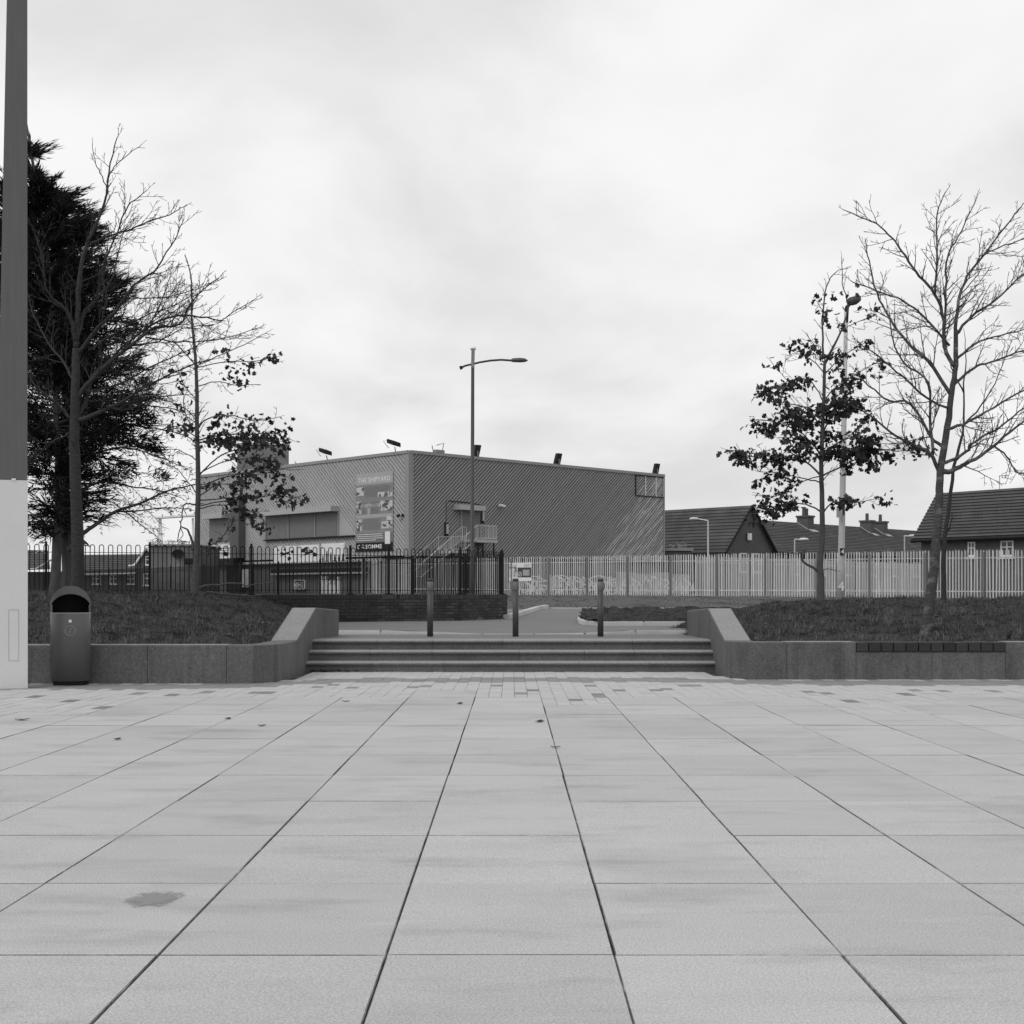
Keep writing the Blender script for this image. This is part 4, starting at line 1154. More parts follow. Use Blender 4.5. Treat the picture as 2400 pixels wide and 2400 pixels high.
# floodlights along the roof edge
FL = [(WLf, 765, 'left', 'floodlight on the clad roof edge nearest the leafy tree'), (WLf, 925, 'left', 'floodlight on the left roof edge just before the building corner'),
      (WR, 1028, 'side', 'open-framed floodlight on the roof edge just right of the building corner'), (WR, 1114, 'up', 'floodlight on the roof edge half hidden by the tall street lamp'),
      (WR, 1305, 'up', 'floodlight standing alone in the middle of the right roof edge'), (WR, 1536, 'up', 'floodlight at the far right end of the clad roof edge')]
for W, u, kind, lab in FL:
    q = W.s_of(u); base = Vector(W.p(q, ZTOP, -.05)); f = thing('floodlight', base, lab, 'floodlight', 'floodlights along the clad roof edge')
    if kind == 'left':
        MB().tube([W.p(q, ZTOP - .02, -.1), W.p(q, ZTOP + .35, .0)], .035, 5).build('bracket', M_BLACK, f)
        o4 = [W.p(q - .5, ZTOP + .30, -.15), W.p(q + .2, ZTOP + .52, -.15), W.p(q + .2, ZTOP + .62, .55), W.p(q - .5, ZTOP + .40, .55)]
        up = [(x, y, z + .30) for x, y, z in o4]; mm = MB().hexa(o4, up).build('lamp_head', M_BLACK, f); fix(mm.data)
        g4 = [W.p(q + .45, ZTOP + .60, -.15), W.p(q + .95, ZTOP + .78, -.15), W.p(q + .55, ZTOP + .2, .5)]
        m = MB(); m.tube([W.p(q + .45, ZTOP + .84, .2), W.p(q + 1.0, ZTOP + .84, .25), W.p(q + .45, ZTOP + .3, .2)], .025, 4); m.build('guard', M_BLACK, f)
    elif kind == 'side':
        m = MB(); m.tube([W.p(q - .4, ZTOP, -.1), W.p(q - .55, ZTOP + .5, -.1)], .03, 4); m.tube([W.p(q + .4, ZTOP, -.1), W.p(q + .6, ZTOP + .75, -.1), W.p(q - .1, ZTOP + .55, -.1)], .03, 4); m.build('bracket', M_STEEL2, f)
        W.box(MB(), q - .3, q + .5, ZTOP + .02, ZTOP + .22, -.3, .1).build('lamp_head', M_MID, f)
    else:
        m = MB().hexa([W.p(q - .28, ZTOP - .02, .1), W.p(q + .28, ZTOP - .02, .1), W.p(q + .28, ZTOP - .02, -.15), W.p(q - .28, ZTOP - .02, -.15)],
                      [W.p(q + .02, ZTOP + .86, .1), W.p(q + .54, ZTOP + .86, .1), W.p(q + .54, ZTOP + .86, -.15), W.p(q + .02, ZTOP + .86, -.15)])
        m.build('lamp_head', M_BLACK, f)
        W.box(MB(), q + .05, q + .2, ZTOP - .02, ZTOP + .4, .11, .16).build('bracket', M_STEEL2, f)

# exterior stair on the right wall
st = thing('metal_staircase', WR.p(WR.s_of(1090), 1.1, .8), 'galvanised outside stair with mid landing leading up to the roller door', 'staircase')
NF, NB = 1.55, .18
def rail_pts(lst, n): return [WR.at(u, v, n) for u, v in lst]
frail = rail_pts([(1164, 1233), (1118, 1231), (1090, 1257), (1062, 1257), (985, 1322)], NF)
brail = rail_pts([(1093, 1236), (1084, 1234), (1055, 1258), (1027, 1258), (958, 1318)], NB)
for lst, n, nm in ((frail, NF, 'front'), (brail, NB, 'back')):
    pts = [WR.p(q, z, n) for q, z in lst]
    MB().tube(pts, .03, 6).build('handrail', M_STEEL, st)
    MB().tube([(x, y, z - .92) for x, y, z in pts], .022, 5).build('lower_rail', M_STEEL, st)
    for (qa, za), (qb, zb_) in zip(lst, lst[1:]):
        k = max(1, int(abs(qb - qa) / .16))
        for i in range(k):
            t = i / k; q = qa + (qb - qa) * t; z = za + (zb_ - za) * t
            MB().tube([WR.p(q, z - .92, n), WR.p(q, z, n)], .011 if i else .03, 4, False).build('baluster', M_STEEL, st)
qe, ze = frail[0]                                       # end rail of the landing
MB().tube([WR.p(qe, ze, NF), WR.p(qe, ze, NB)], .03, 6).build('handrail', M_STEEL, st)
for i in range(9):
    n = NB + (NF - NB) * i / 9
    MB().tube([WR.p(qe, ze - .92, n), WR.p(qe, ze, n)], .011, 4, False).build('baluster', M_STEEL, st)
zl = frail[0][1] - 1.02
WR.box(MB(), frail[1][0] - .1, qe + .05, zl - .22, zl, .1, NF + .05).build('landing', M_TRIML, st)
WR.box(MB(), frail[3][0] - .1, frail[2][0] + .1, frail[2][1] - 1.22, frail[2][1] - 1.02, .1, NF + .05).build('mid_landing', M_TRIML, st)
for (qa, za), (qb, zb_) in ((frail[1], frail[2]), (frail[3], frail[4])):
    k = max(2, int(abs(za - zb_) / .19))
    for i in range(1, k + 1):
        t = i / (k + 1); q = qa + (qb - qa) * t; z = za + (zb_ - za) * t - 1.02
        WR.box(MB(), q - .14, q + .14, z - .05, z, .2, NF).build('stair_tread', M_STEEL2, st)
for q in (qe - .2, frail[1][0] + .2, frail[2][0], frail[3][0]):
    for n in (.3, NF - .1):
        MB().tube([WR.p(q, .9, n), WR.p(q, zl - .22 if q > frail[2][0] + .3 else frail[2][1] - 1.22, n)], .06, 5, False).build('support_leg', M_BLACK, st)

# banner on the left wall
bs0, bzt = WLf.at(920.5, 1102.5, .13); bs1 = WLf.s_of(833, .13); _, bzb = WLf.at(920.5, 1291, .13)
ban = thing('shipyard_banner', WLf.p((bs0 + bs1) / 2, bzb), 'tall printed banner headed THE SHIPYARD hung on the clad wall left of the corner', 'banner')
BW, BHt = bs1 - bs0, bzt - bzb
def bpt(x, y): return bs1 - x * BW, bzt - y * BHt       # x from the left edge, y from the top
def bq(name, m_, x0, y0, x1, y1, n, parent=ban):
    a, za = bpt(x0, y0); b, zb_ = bpt(x1, y1)
    return WLf.box(MB(), a, b, zb_, za, .06, n).build(name, m_, parent)
bq('sheet', M_PRINT, 0, 0, 1, 1, .100)
hd = bq('header', M_PRINTL, .004, .002, .996, .148, .106)
bq('black_foot', M_BLACK, .004, .885, .996, .998, .106)
BANP = mat('banner_dark_text', .17, .7, .06, 3)
for x0, y0, x1, y1, m_ in ((.0, .395, .99, .44, M_PRINTL), (.0, .53, .99, .572, M_PRINTL), (.32, .42, .39, .53, M_PRINTL), (.22, .31, .97, .33, M_PRINT)):
    bq('tint_panel', m_, x0 + .005, y0, x1, y1, .1045)
for x0, y0, x1, y1 in ((.02, .175, .22, .285), (.60, .255, .83, .315), (.86, .255, .985, .32), (.03, .355, .15, .445), (.03, .465, .15, .515), (.67, .368, .985, .49), (.02, .585, .18, .65), (.02, .665, .16, .735), (.83, .565, .985, .615), (.70, .625, .985, .715)):
    bq('photo', M_PHOTO, x0, y0, x1, y1, .110)
bq('pale_note', M_WHITE, .79, .755, .925, .91, .112)
for y0, y1, x0, x1 in ((.175, .30, .25, .95), (.37, .51, .17, .31), (.37, .51, .41, .65), (.59, .72, .21, .68)):
    y = y0
    m = MB()
    while y < y1:
        a, za = bpt(x0, y); b, zb_ = bpt(x1 - random.uniform(0, .06), y + .006); WLf.box(m, a, b, zb_, za, .1045, .109); y += .0155
    o = m.build('print_lines', BANP, ban); o['kind'] = 'stuff'
for y in (.775, .80, .825, .85):
    x = .03
    m = MB()
    while x < .70 - (.85 - .775 if y > .84 else 0) * 2:
        wd = random.uniform(.015, .05); a, za = bpt(x, y); b, zb_ = bpt(x + wd, y + .010); WLf.box(m, a, b, zb_, za, .1045, .110); x += wd + .012
    o = m.build('white_print_line', M_WHITE, ban); o['kind'] = 'stuff'
bq('dark_lower', BANP, .004, .765, .996, .885, .1035)
def wall_text(W, txt, s_left, z, size, m_, n, parent, width=None, bold=0.0):
    me, wd = text_mesh(txt, size, m_, 1.0, bold)
    k = (width / wd) if width else 1.0
    d = (-W.d[0], -W.d[1]) if W.sgn < 0 else W.d        # reading direction on the wall as seen from outside
    org = Vector(W.p(s_left, z, n)); base = WL[parent.name]
    for v in me.vertices:
        x, y = v.co.x * k, v.co.y
        v.co = (org.x + d[0] * x - base.x, org.y + d[1] * x - base.y, org.z + y - base.z)
    return put('lettering', me, parent, base)
a, z = bpt(.065, .118); wall_text(WLf, 'THE SHIPYARD', a, z, .085 * BHt, M_WHITE, .114, ban, width=.87 * BW, bold=.004)
a, z = bpt(.05, .962); wall_text(WLf, 'C', a, z, .075 * BHt, M_WHITE, .113, ban, width=.07 * BW, bold=.006)
a, z = bpt(.17, .927); wall_text(WLf, 'TO', a, z, .026 * BHt, M_WHITE, .113, ban, width=.065 * BW, bold=.002)
a, z = bpt(.16, .957); wall_text(WLf, 'THE', a, z, .026 * BHt, M_WHITE, .113, ban, width=.085 * BW, bold=.002)
a, z = bpt(.27, .962); wall_text(WLf, 'SOMME', a, z, .075 * BHt, M_WHITE, .113, ban, width=.44 * BW, bold=.006)

# posters lower on the left wall
def poster(u0, u1, v0, v1, lab, frame=True, kind=0):
    a, zt_ = WLf.at(u1, v0, .3); b = WLf.s_of(u0, .3); _, zb_ = WLf.at(u1, v1, .3)
    p = thing('wall_poster', WLf.p((a + b) / 2, zb_), lab, 'poster', 'picture boards on the lower clad wall')
    WLf.box(MB(), a, b, zb_, zt_, .05, .17).build('board', M_PALE, p)
    random.seed(int(u0))
    if kind == 0:
        for i in range(9):
            s_ = a + .3 + (b - a - .6) * random.random(); z = zb_ + .15 + (zt_ - zb_ - .3) * random.random(); r = random.uniform(.05, .22)
            pts = [(s_ + r * 1.8 * math.cos(t * 1.05) * random.uniform(.5, 1.1), z + r * math.sin(t * 1.05) * random.uniform(.5, 1.0)) for t in range(6)]
            o = WLf.prism(MB(), pts, .165, .180 + .002 * i).build('dark_print', M_BLACK, p); fix(o.data)
        s_ = (a + b) / 2
        o = WLf.prism(MB(), [(s_ + .75, (zb_ + zt_) / 2 - .12), (s_ - .55, (zb_ + zt_) / 2 + .06), (s_ - .7, (zb_ + zt_) / 2 + .25), (s_ + .2, (zb_ + zt_) / 2 + .12)], .165, .184).build('dark_shape', M_BLACK, p); fix(o.data)
    elif kind == 1:
        for i in range(4):
            z = zt_ - .35 - i * (zt_ - zb_ - .5) / 4
            WLf.box(MB(), a + .15, b - .15 - random.uniform(0, .5), z, z + .07, .165, .18).build('print_line', M_MID, p)
    else:
        for i in range(6):
            m = MB()
            s_ = a + .2 + (b - a - .4) * i / 5; h = random.uniform(.3, .8) * (zt_ - zb_) * .6
            WLf.box(m, s_ - .1, s_ + .1, zb_ + .03, zb_ + .03 + h, .165, .18)
            WLf.box(m, s_ - .06, s_ + .06, zb_ + .03 + h, zb_ + .2 + h, .165, .18)
            m.build('printed_figure', M_BLACK, p)
        WLf.box(MB(), a + .05, a + .75, zt_ - .42, zt_ - .1, .165, .2).build('corner_note', M_WHITE, p)
poster(639, 691, 1279, 1319, 'leftmost of three pale picture boards below the shuttered window')
poster(695, 744, 1276, 1318, 'middle of three pale picture boards below the shuttered window')
poster(750, 804, 1272, 1316, 'rightmost of three pale picture boards, printed with standing figures', kind=2)
poster(496, 537, 1275, 1310, 'pale notice board left of the dark entrance porch', kind=1)
# painted panels on the lower wall: NHS and white figures
a, zt_ = WLf.at(714, 1359); b, zb_ = WLf.at(687, 1381); zn = zb_
nh = thing('painted_sign', WLf.p((a + b) / 2, zb_), 'white outlined rectangle painted with NHS on the lower wall', 'sign')
for s0, s1, z0, z1 in ((a, b, zb_, zb_ + .05), (a, b, zt_ - .05, zt_), (a, a + .05, zb_, zt_), (b - .05, b, zb_, zt_)):
    WLf.box(MB(), s0, s1, z0, z1, -.20, .012).build('border', M_WHITE, nh)
wall_text(WLf, 'NHS', b - .12, zb_ + .13, (zt_ - zb_) * .85, M_WHITE, .012, nh, width=(b - a) * .78, bold=.012)
a, zt_ = WLf.at(797, 1343); b, zb_ = WLf.at(749, 1392)
mu = thing('painted_mural', WLf.p((a + b) / 2, zb_), 'group of white painted figures on the lower wall right of the NHS sign', 'mural')
random.seed(2)
for i in range(5):
    s_ = b - .25 - (b - a - .5) * i / 4; h = (zt_ - zb_) * (.62 + .3 * random.random()); wd = .17
    o = WLf.prism(MB(), [(s_ - wd, zb_), (s_ + wd, zb_), (s_ + wd * 1.1, zb_ + h * .55), (s_ + wd * .7, zb_ + h * .76), (s_ - wd * .7, zb_ + h * .76), (s_ - wd * 1.1, zb_ + h * .55)], -.2, .01).build('figure', M_WHITE, mu); fix(o.data)
    o = WLf.prism(MB(), [(s_ + .1 * math.cos(t), zb_ + h * .88 + .13 * math.sin(t)) for t in [k * math.pi / 4 for k in range(8)]], -.2, .01).build('head', M_WHITE, mu); fix(o.data)

# graffiti hoarding behind the palisade, along the right wall
gh = thing('graffiti_hoarding', WR.p(14, 1.1, 1.0), 'low hoarding of grey panels covered in looping white graffiti behind the palisade', 'hoarding')
ga, gb = WR.s_of(1192, 1.2), WR.s_of(1616, 1.2)
q = ga; pn = 0
random.seed(14)
while q < gb:
    q2 = min(q + 2.44, gb); zt_ = 2.78 + (.12 if pn % 2 else 0)
    WR.box(MB(), q + .01, q2 - .01, .8, zt_, 1.14, 1.2).build('panel', mat('hoarding_panel', .10 if q < ga + 12 else .36, .8, .15, .8), gh); q = q2; pn += 1
gm = MB()
def ribbon(pts, wd):
    for (a, za), (b, zb_) in zip(pts, pts[1:]):
        dx, dz = b - a, zb_ - za; l = math.hypot(dx, dz) or 1; ox, oz = -dz / l * wd / 2, dx / l * wd / 2
        gm.quad(WR.p(a - ox, za - oz, 1.206), WR.p(b - ox, zb_ - oz, 1.206), WR.p(b + ox, zb_ + oz, 1.206), WR.p(a + ox, za + oz, 1.206))
q = ga + .5
while q < gb - .6:
    kind = random.random(); zc = 1.1 + .8 * random.random(); r = random.uniform(.25, .7)
    if kind < .55:
        ribbon([(q + r * .8 * math.cos(t * .5 + kind), zc + r * math.sin(t * .5)) for t in range(random.randint(8, 13))], random.uniform(.10, .22))
    else:
        x = q; pts = [(x, zc)]
        for i in range(8): x += random.uniform(-.12, .3); pts.append((x, 1.0 + 1.6 * random.random()))
        ribbon(pts, random.uniform(.08, .18))
    q += random.uniform(.14, .36)
for j in range(2):
    ribbon([(ga + 1.5 + t * .25, 2.2 + .25 * math.sin(t * .35 + j * 2) + .1 * j) for t in range(42)], .08)
gm.build('graffiti', M_WHITE, gh)

# banner tied to the palisade
fb0, fb1 = pal_s(1195), pal_s(1247)
dx, dy = PA1[0] - PA0[0], PA1[1] - PA0[1]; l_ = math.hypot(dx, dy); dx /= l_; dy /= l_
class FW(Wall):
    def p(s, q, z, n=0.0): return (PA0[0] + dx * q + dy * n, PA0[1] + dy * q - dx * n, z)
FWl = FW(dx, dy, dy, -dx, 1)
dF = PA0[1] + dy * (fb0 + fb1) / 2
zt_, zb_ = EYE + (V0 - 1319) * dF / F, EYE + (V0 - 1362) * dF / F
fb = thing('fence_banner', FWl.p((fb0 + fb1) / 2, zb_, .06), 'white printed banner with a tree picture tied to the palisade fence', 'banner')
def fq(name, m_, x0, y0, x1, y1, n):
    return FWl.box(MB(), fb0 + (fb1 - fb0) * x0, fb0 + (fb1 - fb0) * x1, zt_ - (zt_ - zb_) * y1, zt_ - (zt_ - zb_) * y0, .05, n).build(name, m_, fb)
fq('sheet', M_WHITE, 0, 0, 1, 1, .065)
fq('dark_panel', mat('banner_dark_panel', .07, .7, .1, 3), .38, .26, .99, .80, .070)
fq('picture', M_PHOTO, .01, .08, .34, .78, .070)
fq('text_block', M_MID, .62, .38, .93, .71, .074)
for k in range(5): fq('print_line', mat('fence_print', .5, .7, .02), .63, .40 + .062 * k, .90 - .03 * (k % 3), .43 + .062 * k, .078)
fq('print_line', M_MID, .66, .1, .95, .14, .070); fq('print_line', M_MID, .66, .18, .90, .21, .070)
m = MB(); xc, zc, rr = fb0 + (fb1 - fb0) * .49, zt_ - (zt_ - zb_) * .62, .13 * (zt_ - zb_)
for k in range(20):
    a, b = 2 * math.pi * k / 20, 2 * math.pi * (k + 1) / 20
    m.quad(FWl.p(xc + rr * math.cos(a), zc + rr * math.sin(a), .076), FWl.p(xc + rr * math.cos(b), zc + rr * math.sin(b), .076), FWl.p(xc + rr * .8 * math.cos(b), zc + rr * .8 * math.sin(b), .076), FWl.p(xc + rr * .8 * math.cos(a), zc + rr * .8 * math.sin(a), .076))
m.quad(FWl.p(xc - rr * .5, zc - rr * .45, .076), FWl.p(xc - rr * .3, zc - rr * .6, .076), FWl.p(xc + rr * .5, zc + rr * .45, .076), FWl.p(xc + rr * .3, zc + rr * .6, .076))
m.build('round_emblem', M_WHITE, fb)

# ------------------------------------------------------------------ street lamps
LD = 38.0
lx0 = (1108 - U0) * LD / F
lamp = thing('street_lamp', (lx0, LD, .6), 'tall dark street lamp with one curved arm in front of the clad building', 'street lamp')
zw = EYE + (V0 - 862) * LD / F; ztp = EYE + (V0 - 816) * LD / F
MB().tube([(lx0 - .02, LD, .5), (lx0 - .02, LD, 1.6), (lx0 - .018, LD, 1.62), (lx0, LD, zw)], [.068, .068, .058, .045], 12).build('pole', M_STEEL2 if False else mat('lamp_pole_paint', .065, .5, .08, 2), lamp, smooth=True)
MB().tube([(lx0, LD, zw + .003), (lx0 + .01, LD, ztp - .04), (lx0 + .01, LD, ztp - .039), (lx0 + .01, LD, ztp + .02)], [.047, .047, .08, .075], 12).build('pale_spigot', M_PALE, lamp, smooth=True)
ar = [px(u, v, LD) for u, v in ((1080, 862), (1091, 857), (1107, 853.5), (1125, 849), (1150, 845), (1175, 843.3), (1200, 845))]
MB().tube(ar, .028, 8).build('arm', mat('lamp_arm', .06, .5), lamp, smooth=True)
MB().tube([ar[0] + Vector((-.03, 0, -.01)), ar[0] + Vector((.04, 0, .015))], .05, 8).build('arm_end', M_BLACK, lamp)
p = px(1206, 845, LD); m = MB()
prof = [(-.13, .01, .06), (-.05, .05, .12), (.15, .06, .15), (.28, .045, .14), (.36, .01, .04)]
for x, h, wy in prof:
    m.v += [(p.x + x, p.y - wy, p.z - h * .5), (p.x + x, p.y + wy, p.z - h * .5), (p.x + x, p.y + wy * .7, p.z + h), (p.x + x, p.y - wy * .7, p.z + h)]
for i in range(4):
    for k in range(4): m.f.append((i * 4 + k, i * 4 + (k + 1) % 4, i * 4 + 4 + (k + 1) % 4, i * 4 + 4 + k))
m.f += [(0, 3, 2, 1), (16, 17, 18, 19)]
o = m.build('lamp_head', mat('lamp_head', .11, .5), lamp, smooth=True); fix(o.data)
# concrete lamp column behind the leafy tree
CD = 33.0
cb, ct = px(1970, 1404, CD), px(1983, 732, CD)
clp = thing('concrete_lamp_post', cb, 'pale concrete lamp column marked 4, behind the leafy right-hand tree', 'street lamp')
def cpos(v): t = (1404 - v) / (1404 - 732); return cb.lerp(ct, t)
MB().tube([cb + Vector((0, 0, -.2)), cpos(1330), cpos(1318), cpos(1100), ct], [.105, .10, .082, .07, .045], 12).build('column', M_CONC, clp, smooth=True)
MB().tube([ct + Vector((0, 0, -.25)), ct + Vector((.02, 0, .12)), px(1992, 712, CD)], [.05, .05, .04], 8).build('bracket', M_BLACK, clp)
p = px(2001, 705, CD); m = MB()
for x, z0_, z1_, wy in ((-.17, -.02, .03, .05), (-.12, -.07, .06, .11), (0, -.085, .085, .14), (.1, -.06, .10, .13), (.16, 0, .085, .06)):
    m.v += [(p.x + x, p.y - wy, p.z + z0_), (p.x + x, p.y + wy, p.z + z0_), (p.x + x, p.y + wy, p.z + z1_), (p.x + x, p.y - wy, p.z + z1_)]
for i in range(4):
    for k in range(4): m.f.append((i * 4 + k, i * 4 + (k + 1) % 4, i * 4 + 4 + (k + 1) % 4, i * 4 + 4 + k))
m.f += [(0, 3, 2, 1), (16, 17, 18, 19)]
o = m.build('lamp_head', mat('old_lamp_head', .07, .5), clp, smooth=True); fix(o.data)
p = cpos(1293); MB().box(p.x - .05, p.x + .05, p.y - .11, p.y - .06, p.z - .08, p.z + .08).build('number_plate', M_BLACK, clp)
def flat_text(txt, size, m_, org, parent, bold=0):
    me, wd = text_mesh(txt, size, m_, 1, bold)
    base = WL[parent.name]
    for v in me.vertices: v.co = (org[0] + v.co.x - wd / 2 - base.x, org[1] - base.y, org[2] + v.co.y - base.z)
    return put('lettering', me, parent, base)
flat_text('4', .15, M_WHITE, (p.x, p.y - .114, p.z - .052), clp, .004)
p = cpos(1372); flat_text('4', .30, M_WHITE, (p.x - .02, p.y - .108, p.z - .12), clp, .006)
p = px(1963, 1200, CD); nt_ = MB().box(p.x - .06, p.x + .05, CD - .16, CD - .14, p.z - .14, p.z + .13).build('notice', M_TRIML, clp)
m = MB()
for k in range(4): m.box(p.x - .045, p.x + .035, CD - .164, CD - .16, p.z - .09 + k * .055, p.z - .075 + k * .055)
m.build('print_line', M_MID, nt_)
p = cpos(838); MB().tube([(p.x - .06, p.y, p.z), (p.x + .06, p.y, p.z)], .05, 6).build('strap', M_MID, clp)
# small distant lamps
def far_lamp(u, vt, vb, d, uh, vh, lab):
    p0, p1 = px(u, vb, d), px(u, vt, d); r = thing('distant_lamp', (p0.x, d, 1.05), lab, 'street lamp', 'small pale street lamps by the houses')
    MB().tube([(p0.x, d, 1.0), p1], [.06, .04], 8).build('pole', M_STEEL, r)
    h = px(uh, vh, d)
    MB().tube([p1, h], .035, 6).build('arm', M_PALE, r)
    sgn = 1 if uh > u else -1
    m = MB(); m.lathe([(.001, .10), (.2, .08), (.3, .02), (.31, -.05), (.001, -.05)], (h.x + .15 * sgn, d, h.z), 14); m.build('lamp_head', M_STEEL, r, smooth=True)
far_lamp(1659.5, 1220, 1390, 84, 1633, 1216, 'small pale street lamp in front of the gabled house roof, arm to the left')
far_lamp(1862.5, 1264, 1390, 86, 1878, 1264, 'small pale street lamp left of the leafy tree trunk, arm to the right')
far_lamp(2120, 1256, 1390, 88, 2134, 1256, 'small pale street lamp against the long terrace roof, beside the right-hand house')

# ------------------------------------------------------------------ houses
def roof_plane(root, A, B, Cc, D, n, name='roof'):      # eave A-B, ridge Cc-D ; stepped tile courses
    A, B, Cc, D = map(Vector, (A, B, Cc, D))
    nrm = (B - A).cross(Cc - A); nrm.normalize()
    if nrm.z < 0: nrm = -nrm
    core = MB().quad(A, B, D, Cc).build(name, M_ROOF, root)
    for i in range(n):
        t0, t1 = i / n, (i + 1.06) / n
        t1 = min(t1, 1)
        a, b = A.lerp(Cc, t0), B.lerp(D, t0); c, d = A.lerp(Cc, t1), B.lerp(D, t1)
        lo, hi = nrm * .09, nrm * .025
        m = MB(); m.quad(a + lo, b + lo, d + hi, c + hi); m.quad(a + nrm * .012, b + nrm * .012, b + lo, a + lo)
        m.build('tile_course', M_ROOF, core)
    return core
def window(root, p, du, wd, ht, out_n):                 # p bottom left, du unit direction along the wall
    p = Vector(p); du = Vector(du); up = Vector((0, 0, 1)); on = Vector(out_n)
    f = MB()
    def bar(m, x0, x1, z0, z1, n0, n1):
        q = [p + du * x0 + on * n1, p + du * x1 + on * n1, p + du * x1 + on * n0, p + du * x0 + on * n0]
        m.hexa([tuple(v + up * z0) for v in q], [tuple(v + up * z1) for v in q])
    for x0, x1, z0, z1 in ((0, wd, 0, .09), (0, wd, ht - .08, ht), (0, .08, .09, ht - .08), (wd - .08, wd, .09, ht - .08), (wd / 2 - .035, wd / 2 + .035, .09, ht - .08), (.08, wd / 2 - .035, ht * .56, ht * .63), (wd / 2 + .035, wd - .08, ht * .56, ht * .63)):
        bar(f, x0, x1, z0, z1, -.03, .05)
    fr_ = f.build('window_frame', M_WHITE, root)
    s_ = MB(); bar(s_, -.1, wd + .1, -.12, -.01, -.02, .12); s_.build('sill', M_WHITE, fr_)
    g_ = MB(); bar(g_, .05, wd - .05, .05, ht - .05, -.02, .015); g_.build('pane', M_GLASS, fr_)
E = (-.68, .73)                                         # along house ridge, away to the left
Gd = (.73, .68)                                         # along the gable face
HX, HY = 21.1, 123.3                                     # foot of the gable, beyond the far end of the clad building
h1 = thing('gabled_house', (HX, HY, 1.05), 'brick house with a steep gable facing the viewer, right of the clad building', 'house')
w2, ze, zr, Lh = 3.29, 5.18, 8.88, 18.0
A0 = (HX - Gd[0] * w2, HY - Gd[1] * w2); B0 = (HX + Gd[0] * w2, HY + Gd[1] * w2)
m = MB().poly([(A0[0], A0[1], .9), (B0[0], B0[1], .9), (B0[0], B0[1], ze), (HX, HY, zr), (A0[0], A0[1], ze)])
A1 = (A0[0] + E[0] * Lh, A0[1] + E[1] * Lh); B1 = (B0[0] + E[0] * Lh, B0[1] + E[1] * Lh); R1 = (HX + E[0] * Lh, HY + E[1] * Lh)
m.quad((A1[0], A1[1], .9), (A0[0], A0[1], .9), (A0[0], A0[1], ze), (A1[0], A1[1], ze)); m.quad((B0[0], B0[1], .9), (B1[0], B1[1], .9), (B1[0], B1[1], ze), (B0[0], B0[1], ze))
m.poly([(B1[0], B1[1], .9), (A1[0], A1[1], .9), (A1[0], A1[1], ze), (R1[0], R1[1], zr), (B1[0], B1[1], ze)])
m.build('wall', M_HBRK, h1)
def off(p, k, z): return (p[0] - E[0] * k, p[1] - E[1] * k, z)
oh = .45
def out_(p, s): return (p[0] - Gd[0] * oh * s, p[1] - Gd[1] * oh * s)
roof_plane(h1, off(out_(A1, 1), 0, ze - .5), off(out_(A0, 1), .3, ze - .5), off(R1, 0, zr + .03), off((HX, HY), .3, zr + .03), 14)
roof_plane(h1, off(out_(B0, -1), .3, ze - .5), off(out_(B1, -1), 0, ze - .5), off((HX, HY), .3, zr + .03), off(R1, 0, zr + .03), 14)
m = MB()
for P in (A0, B0):
    s = 1 if P is A0 else -1; o_ = out_(P, s)
    a = Vector(off(o_, .33, ze - .5)); b = Vector(off((HX, HY), .33, zr + .03)); m.tube([a, b], .11, 4)
m.build('verge_board', M_BLACK, h1)
a, b = Vector(off(out_(A1, 1.1), 0, ze - .6)), Vector(off(out_(A0, 1.1), .25, ze - .6)); MB().tube([a, b], .15, 6).build('gutter', M_BLACK, h1)
fn = (-E[0], -E[1], 0)
MB().box(HX - .25, HX + .12, HY - .55, HY - .2, 5.85, 6.45).build('alarm_box', M_WHITE, h1)
for t in (-1.4, .4): window(h1, (HX + Gd[0] * t, HY + Gd[1] * t, 3.05), (Gd[0], Gd[1], 0), 1.0, 1.65, fn)
window(h1, (A0[0] + E[0] * 6.2, A0[1] + E[1] * 6.2, 3.0), (-E[0], -E[1], 0), 1.5, 1.7, (-Gd[0], -Gd[1], 0))
# long terrace
tr_d, tr_n = (.685, .73), (.73, -.685)
te = thing('terrace_house', (33, 144, 1.05), 'long terrace with a tiled roof and three chimneys behind the palisade', 'house')
rs, re_ = -10.3, 50.0
TX, TY = 24.7, 140.7
def tp(s, n, z): return (TX + tr_d[0] * s + tr_n[0] * n, TY + tr_d[1] * s + tr_n[1] * n, z)
m = MB(); m.quad(tp(rs, 5.0, .9), tp(re_, 5.0, .9), tp(re_, 5.0, 5.3), tp(rs, 5.0, 5.3)); m.quad(tp(re_, -5.0, .9), tp(rs, -5.0, .9), tp(rs, -5.0, 5.3), tp(re_, -5.0, 5.3))
for s in (rs, re_): m.poly([tp(s, 5.0, .9), tp(s, -5.0, .9), tp(s, -5.0, 5.3), tp(s, 0, 8.35), tp(s, 5.0, 5.3)])
m.build('wall', M_HBRK, te)
rf = roof_plane(te, tp(rs, 5.6, 5.09), tp(re_, 5.6, 5.09), tp(rs, 0, 8.55), tp(re_, 0, 8.55), 20)
roof_plane(te, tp(re_, -5.6, 5.09), tp(rs, -5.6, 5.09), tp(re_, 0, 8.55), tp(rs, 0, 8.55), 8)
MB().tube([tp(rs, 5.7, 5.0), tp(re_, 5.7, 5.0)], .14, 6).build('gutter', M_BLACK, te)
def tsof(u): k = (u - U0) / F; return (k * (TY + tr_n[1] * .7) - TX - tr_n[0] * .7) / (tr_d[0] - k * tr_d[1])
